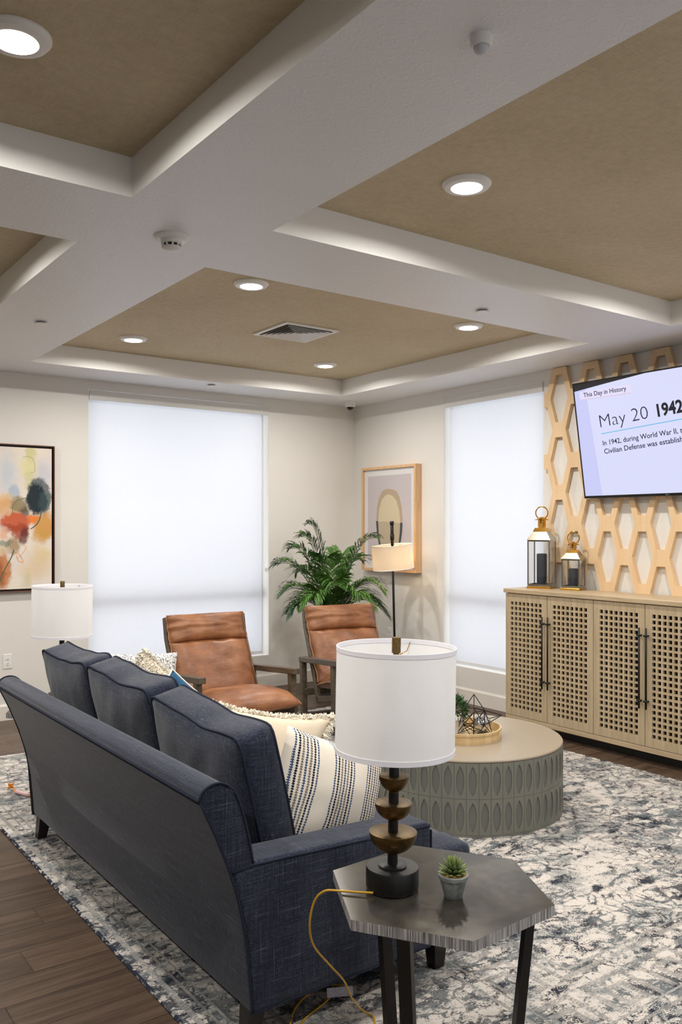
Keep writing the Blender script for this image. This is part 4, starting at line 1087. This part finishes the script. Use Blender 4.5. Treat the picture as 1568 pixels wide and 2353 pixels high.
# ================================================================== LEATHER LOUNGE CHAIRS
def chair(label, loc, rot):
    t = thing('lounge_chair', label, 'armchair', loc, rot, 'pair of leather lounge chairs')
    aw = .052
    def bar(nm, pts, w_, h_, parent=t):
        """rectangular bar through pts in the side plane (x fixed), w_ across x, h_ in plane"""
        bm = bmesh.new(); rings = []
        for i, p in enumerate(pts):
            p = Vector(p); a = Vector(pts[max(i-1, 0)]); b = Vector(pts[min(i+1, len(pts)-1)]); d = (b-a).normalized(); nn = Vector((0, -d.z, d.y))*h_/2; sx = Vector((w_/2, 0, 0))
            rings.append([bm.verts.new(p+nn+sx), bm.verts.new(p+nn-sx), bm.verts.new(p-nn-sx), bm.verts.new(p-nn+sx)])
        for r0, r1 in zip(rings, rings[1:]):
            for k in range(4): bm.faces.new((r0[k], r0[(k+1) % 4], r1[(k+1) % 4], r1[k]))
        bm.faces.new(rings[0][::-1]); bm.faces.new(rings[-1]); bmesh.ops.recalc_face_normals(bm, faces=bm.faces)
        bmesh.ops.bevel(bm, geom=list(bm.edges), offset=.004, segments=1, affect='EDGES')
        return bm_to(nm, bm, WALNUT, parent)
    for s in (-1, 1):
        x = s*.385
        bar('arm', [(x, -.50, .578), (x, .30, .505)], .062, .045)
        bar('leg', [(x, -.415, .55), (x, -.445, .022)], .048, .060)
        bar('leg', [(x, .275, .500), (x, .245, .022)], .048, .060)
        bar('runner', [(x, -.475, .022), (x, .30, .022)], .048, .044)
        bar('back_post', [(s*.335, .02, .17), (s*.335, .13, .40), (s*.335, .335, .78), (s*.335, .375, .945)], .034, .050)
        bar('seat_rail', [(s*.335, -.58, .315), (s*.335, .05, .19)], .034, .052)
    box('stretcher', (-.385, -.44, .17), (.385, -.395, .23), WALNUT, t, bev=.003, seg=1); box('stretcher', (-.385, .20, .20), (.385, .245, .26), WALNUT, t, bev=.003, seg=1)
    box('stretcher', (-.385, .22, .005), (.385, .28, .04), WALNUT, t)
    # cushions: crowned pads made along a centre line in the side plane
    def pad(nm, line, W_, th, puff, seed, ends=.35):
        P = smooth_path([(0, a, b) for a, b in line], 6); n = len(P); m = 18; V, F = [], []
        for i, p in enumerate(P):
            a, b = P[max(i-1, 0)], P[min(i+1, n-1)]; d = (b-a).normalized(); nn = Vector((0, -d.z, d.y)); u = i/(n-1)
            e = min(1, 1-(abs(2*u-1))**6*(1-ends))
            for s in (1, -1):
                for j in range(m+1):
                    q = -1+2*j/m; ed = (1-abs(q)**5)*.8+.2
                    wr = .010*mnoise.noise(Vector((q*3.1+seed, u*7, s)))+.006*mnoise.noise(Vector((q*9+seed, u*3, s)))*abs(q)
                    off = s*(th/2*e*ed+puff*(1-q*q)**.6*math.sin(PI*min(1, max(0, u)))**.6*(1 if s > 0 else .2))+wr
                    V.append(p+Vector((q*W_/2*(1-.012*math.sin(u*19+seed)*abs(q)), 0, 0))+nn*off)
        r = 2*(m+1)
        for i in range(n-1):
            for s in (0, 1):
                for j in range(m):
                    a = i*r+s*(m+1)+j; f = (a, a+1, a+r+1, a+r); F.append(f if s else f[::-1])
            for j in (0, m): F.append((i*r+j, i*r+m+1+j, (i+1)*r+m+1+j, (i+1)*r+j))
        for i in (0, n-1): F += [(i*r+j, i*r+j+1, i*r+m+1+j+1, i*r+m+1+j) for j in range(m)]
        o = mesh(nm, V, F, LEATHER, t, smooth=True)
        bm = bmesh.new(); bm.from_mesh(o.data); bmesh.ops.recalc_face_normals(bm, faces=bm.faces); bm.to_mesh(o.data); bm.free()
        for j in (0, m):
            path = [Vector(V[i*r+j])*.5+Vector(V[i*r+m+1+j])*.5+Vector((.004*(1 if j else -1), 0, 0)) for i in range(n)]
            tube('piping', path, .0065, LPIPE, o, 6)
        return o
    pad('seat_cushion', [(-.66, .365), (-.46, .402), (-.14, .365), (.10, .300)], .66, .10, .035, 1+rot)
    pad('back_cushion', [(.035, .335), (.12, .46), (.205, .62), (.275, .755)], .66, .085, .030, 4+rot)
    pad('headrest', [(.268, .752), (.312, .83), (.338, .90), (.352, .965)], .66, .090, .035, 8+rot, .55)
    return t
c1 = chair('cognac leather lounge chair in front of the wide window', (-2.60, -1.78, RZ), math.radians(-4))
c2 = chair('cognac leather lounge chair in front of the potted palm', (-1.31, -1.79, RZ), math.radians(-12))
c2.location.z = RZ; 

# ================================================================== PALM
def palm():
    t = thing('potted_palm', 'feathery green palm in a pot in the corner behind a leather chair', 'plant', (-.86, -.78, 0)); rng = random.Random(11)
    lathe('pot', [(0, 0), (.13, 0), (.165, .30), (.17, .33), (.155, .33), (.15, .30), (0, .29)], plain('charcoal_pot', (70, 70, 70), .7), t, 32)
    lathe('soil', [(0, .30), (.15, .30)], plain('soil', (50, 38, 28), .95), t, 24, smooth=False)
    lf = T('palm_leaf'); nv = lf.noise(lf.tc(), 3, 3); oi = lf.n.new('ShaderNodeObjectInfo')
    cc = lf.mix(lf.step(lf.m_('ADD', nv, lf.m_('MULTIPLY', oi.outputs['Random'], .35)), .45, .85), lin((26, 56, 32)), lin((84, 126, 50)))
    LEAF = lf.set(Base_Color=cc, Roughness=.42); STEM = plain('palm_stem', (70, 92, 50), .5)
    # fronds: tip offset to the right of, behind and above the pot, and how much they arch
    Rv, Fv = Vector((.81, -.587, 0)), Vector((.587, .81, 0))
    spec = [(-.20, .0, 1.70, .02), (-.40, .10, 1.46, .14), (-.54, -.05, 1.30, .26), (.43, -.12, 1.57, .08), (.50, -.10, 1.06, .42), (.55, .02, .80, .44), (-.48, -.08, 1.02, .36), (-.40, -.16, .84, .36), (.12, .2, 1.40, .12), (-.06, -.2, 1.36, .10), (.28, -.26, 1.02, .36), (-.16, -.28, 1.0, .34), (-.28, .05, 1.58, .08), (.30, .12, 1.34, .2), (-.34, .15, 1.22, .26), (.42, -.2, .92, .42), (.05, -.3, 1.12, .3), (-.30, -.22, .92, .36)]
    for k, (lr, lf_, ztip, arch) in enumerate(spec):
        tip = Rv*lr+Fv*lf_+Vector((0, 0, ztip)); dr = Vector((tip.x, tip.y, 0)).normalized()
        base = Vector((0, 0, .34)); c0 = Vector((tip.x*.10, tip.y*.10, .74)); ctrl = Vector((tip.x*.55, tip.y*.55, max(ztip, .9)+arch*.55))
        path = []
        for q in range(8): path.append(base.lerp(c0, q/8))
        for q in range(25):
            u = q/24; path.append(c0*(1-u)**2+ctrl*2*u*(1-u)+tip*u*u)
        n = len(path)
        parts = [tube_geo(path, .008, 5, taper=lambda u: 1-.8*u)]; fm = [1]*len(parts[0][1])
        nl = 42
        for i in range(nl):
            u = .34+.66*i/(nl-1); f = u*(n-1); j = min(int(f), n-2); p = path[j].lerp(path[j+1], f-j); d = (path[j+1]-path[j]).normalized()
            side = d.cross(Vector((0, 0, 1))); side = side.normalized() if side.length > .05 else dr.cross(Vector((0, 0, 1)))
            up = side.cross(d)
            for s in (-1, 1):
                L = (.235*math.sin(PI*(.22+.66*(u-.34)/.66))+.04)*rng.uniform(.85, 1.1)
                dv = (side*s*.78+d*.66+up*.22+Vector((rng.gauss(0, .07), rng.gauss(0, .07), rng.gauss(0, .07)))).normalized()
                w_ = .0100; wn = dv.cross(up).normalized()
                q1 = p+dv*L*.45+up*.010; q2 = p+dv*L*.8+Vector((0, 0, -.022*L/.2)); q3 = p+dv*L+Vector((0, 0, -.055*L/.2))
                V = [p, q1+wn*w_, q1-wn*w_, q2+wn*w_*.7, q2-wn*w_*.7, q3]; F = [(0, 1, 2), (1, 3, 4, 2), (3, 5, 4)]
                parts.append((V, F)); fm += [0, 0, 0]
        V, F = join_geo(parts); mesh('frond', V, F, mats=[LEAF, STEM], parent=t, fm=fm)
palm()

# ================================================================== FLOOR LAMP
def floor_lamp():
    t = thing('floor_lamp', 'lit floor lamp with oval linen drum shade on a slim black pole', 'floor lamp', (-.36, -1.19, 0))
    lean = Vector((-.020, .012, 0))   # pole leans slightly
    def at(z): return (lean.x*z, lean.y*z, z)
    lathe('base', [(0, 0), (.14, 0), (.14, .018), (.03, .024), (.013, .05), (0, .05)], BLACK, t, 40)
    tube('pole', [at(.03), at(.8), at(1.56)], .0115, BLACK, t, 12)
    tube('top_rod', [at(1.50), at(1.735)], .016, BLACK, t, 12); tube('rod_cap', [at(1.705), at(1.74)], .0205, BLACK, t, 12); tube('clamp', [at(1.55), at(1.61)], .021, BLACK, t, 10)
    c = Vector(at(1.385)); R1, R2, h = .205, .20, .235; rot = Euler((math.radians(-1), math.radians(-6), 0)).to_matrix()
    V, F = [], []; n = 48
    for z, r in ((-h/2, R1), (h/2, R2)):
        for i in range(n):
            a = 2*PI*i/n; V.append(c+rot @ Vector((r*math.cos(a), r*math.sin(a), z)))
    F = [(i, (i+1) % n, n+(i+1) % n, n+i) for i in range(n)]
    sh = mesh('lamp_shade', V, F, LINENSHADE, t, smooth=True)
    for z, r in ((-h/2, R1), (h/2, R2)): tube('shade_ring', [c+rot @ Vector((r*math.cos(2*PI*i/n), r*math.sin(2*PI*i/n), z)) for i in range(n)], .003, SHADETAPE, sh, 6, closed=True)
    for k in range(3):
        a = 2*PI*k/3+.3; tube('spider_arm', [c+rot @ Vector((0, 0, h/2-.03)), c+rot @ Vector((R2*.98*math.cos(a), R2*.98*math.sin(a), h/2-.012))], .0018, GOLD, sh, 5)
    V, F = lathe_geo([(0, -.05)]+[(.030*math.sin(PI*(i+1)/10), -.05*math.cos(PI*(i+1)/10)) for i in range(8)]+[(0, .05)], 16)
    b = mesh('bulb', V, F, emit('warm_bulb', (1.0, .74, .46), LAMPGLOW), t, smooth=True); b.location = c+Vector((.05, .02, -.01))
floor_lamp()

# ================================================================== SIDE TABLES
def m_slate():
    t = T('hammered_gunmetal_top'); v = t.tc(); n = t.noise(v, 4.5, 5, .6, .4); n2 = t.noise(v, 30, 4, .6)
    c = t.ramp(t.m_('ADD', t.m_('MULTIPLY', n, .75), t.m_('MULTIPLY', n2, .25)), [(.35, lin((62, 59, 54))), (.52, lin((84, 80, 73))), (.66, lin((110, 104, 92)))])
    t.bump(n2, .05, .001)
    return t.set(Base_Color=c, Roughness=t.m_('ADD', .10, t.m_('MULTIPLY', n, .14)), Metallic=.55)
SLATE = m_slate()
def m_rim():
    t = T('ribbed_pewter_rim'); v = t.tc(); n = t.noise(t.map(v, scale=(420, 420, 6)), 1, 2, .6)
    c = t.ramp(n, [(.34, lin((84, 83, 82))), (.50, lin((158, 157, 157))), (.66, lin((214, 213, 213)))]); t.bump(n, .6, .002)
    return t.set(Base_Color=c, Roughness=.42, Metallic=.35)
RIM = m_rim(); TABLEG = plain('dark_bronze_leg', (38, 35, 33), .4, .5)
ST_Z = .60
def side_table(label, loc, rot0):
    t = thing('side_table', label, 'side table', loc, 0, 'hexagonal side tables at the sofa ends')
    R = .340; zt = ST_Z-loc[2]; th = .030
    bm = bmesh.new(); hx = [(R*math.cos(rot0+k*PI/3), R*math.sin(rot0+k*PI/3)) for k in range(6)]
    lo = [bm.verts.new((a, b, zt-th)) for a, b in hx]; hi = [bm.verts.new((a, b, zt)) for a, b in hx]
    f = bm.faces.new(hi); g = bm.faces.new(lo[::-1]); sides = [bm.faces.new((lo[i], lo[(i+1) % 6], hi[(i+1) % 6], hi[i])) for i in range(6)]
    for s in sides: s.material_index = 1
    bm_to('tabletop', bm, [SLATE, RIM], t)
    view = math.atan2(.81, .587)     # legs stand at three corners of a triangle
    for k in range(3):
        a = view-math.radians(85-120*k*-1) if False else view-math.radians((85, 205, 325)[k])
        d = Vector((math.cos(a), math.sin(a), 0)); s = Vector((-d.y, d.x, 0)); V, F = [], []
        r0, r1 = .285, .225; w_, tk = .019, .013
        sec = [(zt-th, r0), (.045, r1), (.012, r1-.004), (.0, r1-.02)]
        for z, r in ((zt-th, r0), (0.0, r1)):
            for aa, bb in ((w_, tk), (-w_, tk), (-w_, -tk), (w_, -tk)): V.append(d*(r+bb)+s*aa+Vector((0, 0, z)))
        mesh('leg', V, [(3, 2, 1, 0), (4, 5, 6, 7), (0, 1, 5, 4), (1, 2, 6, 5), (2, 3, 7, 6), (3, 0, 4, 7)], TABLEG, t)
        V = []
        for r in (0, r1-tk):
            for aa, z in ((w_*.9, .004), (-w_*.9, .004), (-w_*.9, .022), (w_*.9, .022)): V.append(d*r+s*aa+Vector((0, 0, z)))
        mesh('foot_bar', V, [(3, 2, 1, 0), (4, 5, 6, 7), (0, 1, 5, 4), (1, 2, 6, 5), (2, 3, 7, 6), (3, 0, 4, 7)], TABLEG, t)
    return t
hexrot = math.atan2(-5.552+5.83, -4.215+4.035)
T1 = side_table('dark hexagonal metal side table holding the potted succulent', (-4.035, -5.83, RZ), hexrot)
T2 = copy_tree(T1, None, 'dark hexagonal metal side table beyond the sofa, mostly hidden behind it', (-4.10, -2.56, RZ))

# ================================================================== TABLE LAMPS
def bowl(nm, r, zt, zb, parent):
    n = 10; prof = [(.0155, zb)]+[(max(.0155, r*math.sin(PI/2*i/n)), zt-(zt-zb)*math.cos(PI/2*i/n)) for i in range(1, n+1)]+[(r, zt), (r-.003, zt+.0015), (.0155, zt-.001)]
    return lathe(nm, prof, BRASS, parent, 48)
def table_lamp(label, loc):
    t = thing('table_lamp', label, 'table lamp', loc, 0, 'table lamps at the sofa ends')
    lathe('base', [(0, 0), (.073, 0), (.077, .004), (.079, .015), (.079, .062), (.077, .067), (0, .067)], SATIN, t, 56)
    lathe('base_disc', [(.012, .067), (.042, .067), (.042, .072), (.036, .075), (.012, .075)], SATIN, t, 40)
    lathe('stem', [(0, .066), (.0152, .066), (.0152, .42), (0, .42)], SATIN, t, 24)
    bowl('brass_bowl', .0715, .170, .106, t); bowl('brass_bowl', .0565, .256, .204, t); bowl('brass_bowl', .0455, .336, .288, t)
    zb, zt, rb, rt = .410, .722, .178, .178
    n = 72; V, F = [], []
    for r, z in ((rb, zb), (rt, zt), (rt-.002, zt), (rb-.002, zb)):
        for i in range(n): a = 2*PI*i/n; V.append((r*math.cos(a), r*math.sin(a), z))
    F = [(i, (i+1) % n, n+(i+1) % n, n+i) for i in range(n)]
    sh = mesh('lamp_shade', V[:2*n], F, LAMPSHADE, t, smooth=True)
    for z, r, s in ((zb, rb, 1), (zt, rt, -1)):
        lathe('trim_band', [(r-.0015, z-.001), (r+.0012, z-.001), (r+.0012, z+s*.014), (r-.0015, z+s*.014)], SHADETAPE, sh, 72, close=True)
    zs = zt-.032
    for k in range(3):
        a = 2*PI*k/3+2.72; d = Vector((math.cos(a), math.sin(a), 0))
        tube('spider_arm', [Vector((0, 0, zs)), d*.135+Vector((0, 0, zs)), d*.174+Vector((0, 0, zt-.010))], .0016, GOLD, sh, 6)
    lathe('socket', [(0, .42), (.018, .42), (.018, .52), (.010, .53), (0, .53)], BLACK, t, 20)
    tube('harp', smooth_path([(.015, 0, .50), (.05, 0, .58), (.035, 0, .67), (0, 0, zs-.002)], 5), .0016, GOLD, t, 5); tube('harp', smooth_path([(-.015, 0, .50), (-.05, 0, .58), (-.035, 0, .67), (0, 0, zs-.002)], 5), .0016, GOLD, t, 5)
    lathe('bulb', [(0, .53), (.012, .53), (.028, .58), (.026, .61), (.012, .632), (0, .636)], plain('frosted_bulb', (235, 235, 230), .3), t, 20)
    lathe('finial', [(0, zs), (.006, zs), (.009, zs+.004), (.009, zs+.010), (.0135, zs+.012), (.0135, zs+.056), (.0125, zs+.058), (0, zs+.058)], BRASS, t, 24)
    # the whole lamp leans a hair
    t.rotation_euler = (math.radians(.55), math.radians(.85), 0)
    return t
L1 = table_lamp('white shaded table lamp with stacked brass bowls beside the succulent', (-4.154, -5.756, ST_Z))
L2 = copy_tree(L1, None, 'white shaded table lamp with stacked brass bowls in front of the wide window', (-4.095, -2.50, ST_Z))
L2.rotation_euler = (math.radians(.2), math.radians(.5), 0)
# cords
CORD = plain('gold_cord', (196, 150, 40), .25); PAPER = None
def m_paper():
    t = T('printed_tag'); v = t.tc(); n = t.wave(v, 62, 1, 2, 3, 'BANDS', 'Z'); n2 = t.noise(v, 420, 2)
    c = t.mix(t.m_('MULTIPLY', t.step(n, .6, .8), t.step(n2, .45, .55)), lin((226, 221, 232)), lin((140, 134, 150)))
    return t.set(Base_Color=c, Roughness=.6)
PAPER = m_paper()
Minv = (Matrix.Translation(L1.location) @ L1.rotation_euler.to_matrix().to_4x4()).inverted()
path = [(-4.232, -5.765, .609), (-4.262, -5.735, .608), (-4.300, -5.690, .606), (-4.322, -5.645, .595), (-4.335, -5.610, .555), (-4.338, -5.590, .48), (-4.310, -5.570, .40), (-4.235, -5.545, .31), (-4.155, -5.515, .22), (-4.09, -5.475, .12), (-4.02, -5.435, .045), (-3.985, -5.425, RZ+.006), (-3.985, -5.455, RZ+.004), (-4.03, -5.50, RZ+.004), (-4.12, -5.49, RZ+.004), (-4.20, -5.43, RZ+.004), (-4.22, -5.36, RZ+.004), (-4.17, -5.315, RZ+.004), (-4.085, -5.285, RZ+.004), (-4.04, -5.268, RZ+.006)]
cord = tube('cord', [Minv @ p for p in smooth_path(path, 6)], .0034, CORD, L1, 8)
path2 = [(-3.975, -5.255, RZ+.005), (-3.955, -5.225, RZ+.004), (-3.985, -5.19, RZ+.004), (-4.06, -5.19, RZ+.004), (-4.16, -5.24, RZ+.004), (-4.235, -5.32, RZ+.010), (-4.265, -5.37, RZ+.004), (-4.25, -5.42, RZ+.004), (-4.18, -5.40, RZ+.010), (-4.12, -5.45, RZ+.011), (-4.06, -5.53, RZ+.004)]
tube('cord', [Minv @ p for p in smooth_path(path2, 6)], .0034, CORD, L1, 8)
tg = box('cord_tag', (-.046, -.0010, -.015), (.046, .0010, .015), PAPER, L1)
tx_ = Vector((.81, -.587, .10)).normalized(); tn_ = Vector((-.50, -.68, .55)); tn_ = (tn_-tx_*tn_.dot(tx_)).normalized(); tz_ = tx_.cross(-tn_)
tg.matrix_local = Minv @ Matrix(((tx_.x, -tn_.x, tz_.x, -4.005), (tx_.y, -tn_.y, tz_.y, -5.285), (tx_.z, -tn_.z, tz_.z, RZ+.026), (0, 0, 0, 1)))
L2inv = (Matrix.Translation(L2.location) @ L2.rotation_euler.to_matrix().to_4x4()).inverted()
# far lamp: cord drops behind its table to an amber coil and a wrapped tag on the rug
E2 = [(-4.05, -2.44, ST_Z+.010), (-4.0, -2.36, ST_Z+.008), (-3.96, -2.21, ST_Z+.004), (-3.95, -2.185, ST_Z-.08), (-3.96, -2.20, .30), (-4.0, -2.26, .06), (-4.08, -2.38, RZ+.004), (-4.18, -2.44, RZ+.005), (-4.225, -2.38, RZ+.006), (-4.236, -2.335, RZ+.009)]
tube('cord', [L2inv @ p for p in smooth_path(E2, 6)], .0034, CORD, L2, 8)
AMBER = plain('amber_cord', (236, 150, 36), .3)
coil = [Vector((-4.283, -2.205, RZ+.008)), Vector((-4.290, -2.180, RZ+.012))]
for k in range(60): a = k*.5; coil.append(Vector((-4.300+.020*math.cos(a), -2.150+.014*math.sin(a*1.07), RZ+.022+.030*k/60+.006*math.sin(a*.7))))
tube('cord', [L2inv @ p for p in coil], .0032, AMBER, L2, 6)
Vt, Ft = tube_geo([(-4.282, -2.208, RZ+.012), (-4.236, -2.330, RZ+.012)], .0125, 10); mesh('cord_tag', [L2inv @ v for v in Vt], Ft, plain('pink_tag', (228, 190, 190), .5), L2, smooth=True)

# ================================================================== SUCCULENT
def succulent():
    t = thing('potted_succulent', 'small green succulent in a grey tapered pot on the hexagonal table', 'plant', (-4.046, -5.905, ST_Z)); rng = random.Random(21)
    tp = T('concrete_pot'); nn = tp.noise(tp.tc(), 60, 4); CON = tp.set(Base_Color=tp.ramp(nn, [(.3, lin((112, 116, 114))), (.7, lin((152, 156, 153)))]), Roughness=.85)
    lathe('pot', [(0, 0), (.0245, 0), (.0265, .003), (.040, .054), (.043, .056), (.0445, .066), (.0425, .069), (.0385, .068), (.0375, .060), (0, .058)], CON, t, 40)
    gv, gf = [], []
    for k in range(160):
        a, r = rng.uniform(0, 2*PI), .036*math.sqrt(rng.random()); p = Vector((r*math.cos(a), r*math.sin(a), .060)); i = len(gv); q = .0045
        d = [Vector((rng.gauss(0, 1), rng.gauss(0, 1), rng.gauss(0, 1)))*q for _ in range(4)]; gv += [p+x+Vector((0, 0, .004)) for x in d]; gf += [(i, i+1, i+2), (i, i+2, i+3), (i, i+3, i+1), (i+1, i+3, i+2)]
    o = mesh('moss', gv, gf, plain('dried_moss', (172, 140, 84), .9), t); o['kind'] = 'stuff'
    lt = T('succulent_leaf'); g = lt.n.new('ShaderNodeNewGeometry'); oi = lt.n.new('ShaderNodeObjectInfo'); _, _, lz = lt.sep(lt.tc())
    LEAFM = lt.set(Base_Color=lt.mix(lt.step(lz, .010, .042), lin((72, 92, 58)), lin((136, 152, 84))), Roughness=.4)
    # one thick pointed leaf along +z, shared by all
    V, F = [], []; m, n = 8, 8
    for i in range(n+1):
        u = i/n; wd = .0062*math.sin(PI*min(1, .18+.70*u))**.8*(1-u**5)+.0002
        for j in range(m): a = 2*PI*j/m; V.append((wd*math.cos(a), wd*.55*math.sin(a)+.006*u*u, .044*u))
    for i in range(n):
        for j in range(m): F.append((i*m+j, i*m+(j+1) % m, (i+1)*m+(j+1) % m, (i+1)*m+j))
    proto = None
    for ring, (cnt_, el, z, sc) in enumerate(((10, 8, .066, .95), (10, 28, .070, .98), (9, 48, .076, .95), (7, 66, .082, .85), (4, 82, .088, .72))):
        for k in range(cnt_):
            if proto is None: o = mesh('leaf', V, F, LEAFM, t, smooth=True); proto = o.data
            else: o = link(bpy.data.objects.new('leaf', proto), t)
            az = 2*PI*(k+.5*(ring % 2))/cnt_+rng.gauss(0, .08); e = math.radians(el+rng.gauss(0, 4))
            # leaf +z -> (cos e, sin e) direction, its curve bends upward
            o.rotation_euler = (Matrix.Rotation(az, 3, 'Z') @ Matrix.Rotation(-e+PI/2, 3, 'Y') @ Matrix.Rotation(PI/2, 3, 'Z')).to_euler()
            o.location = (.006*math.cos(az), .006*math.sin(az), z); o.scale = (sc, sc, sc)
succulent()
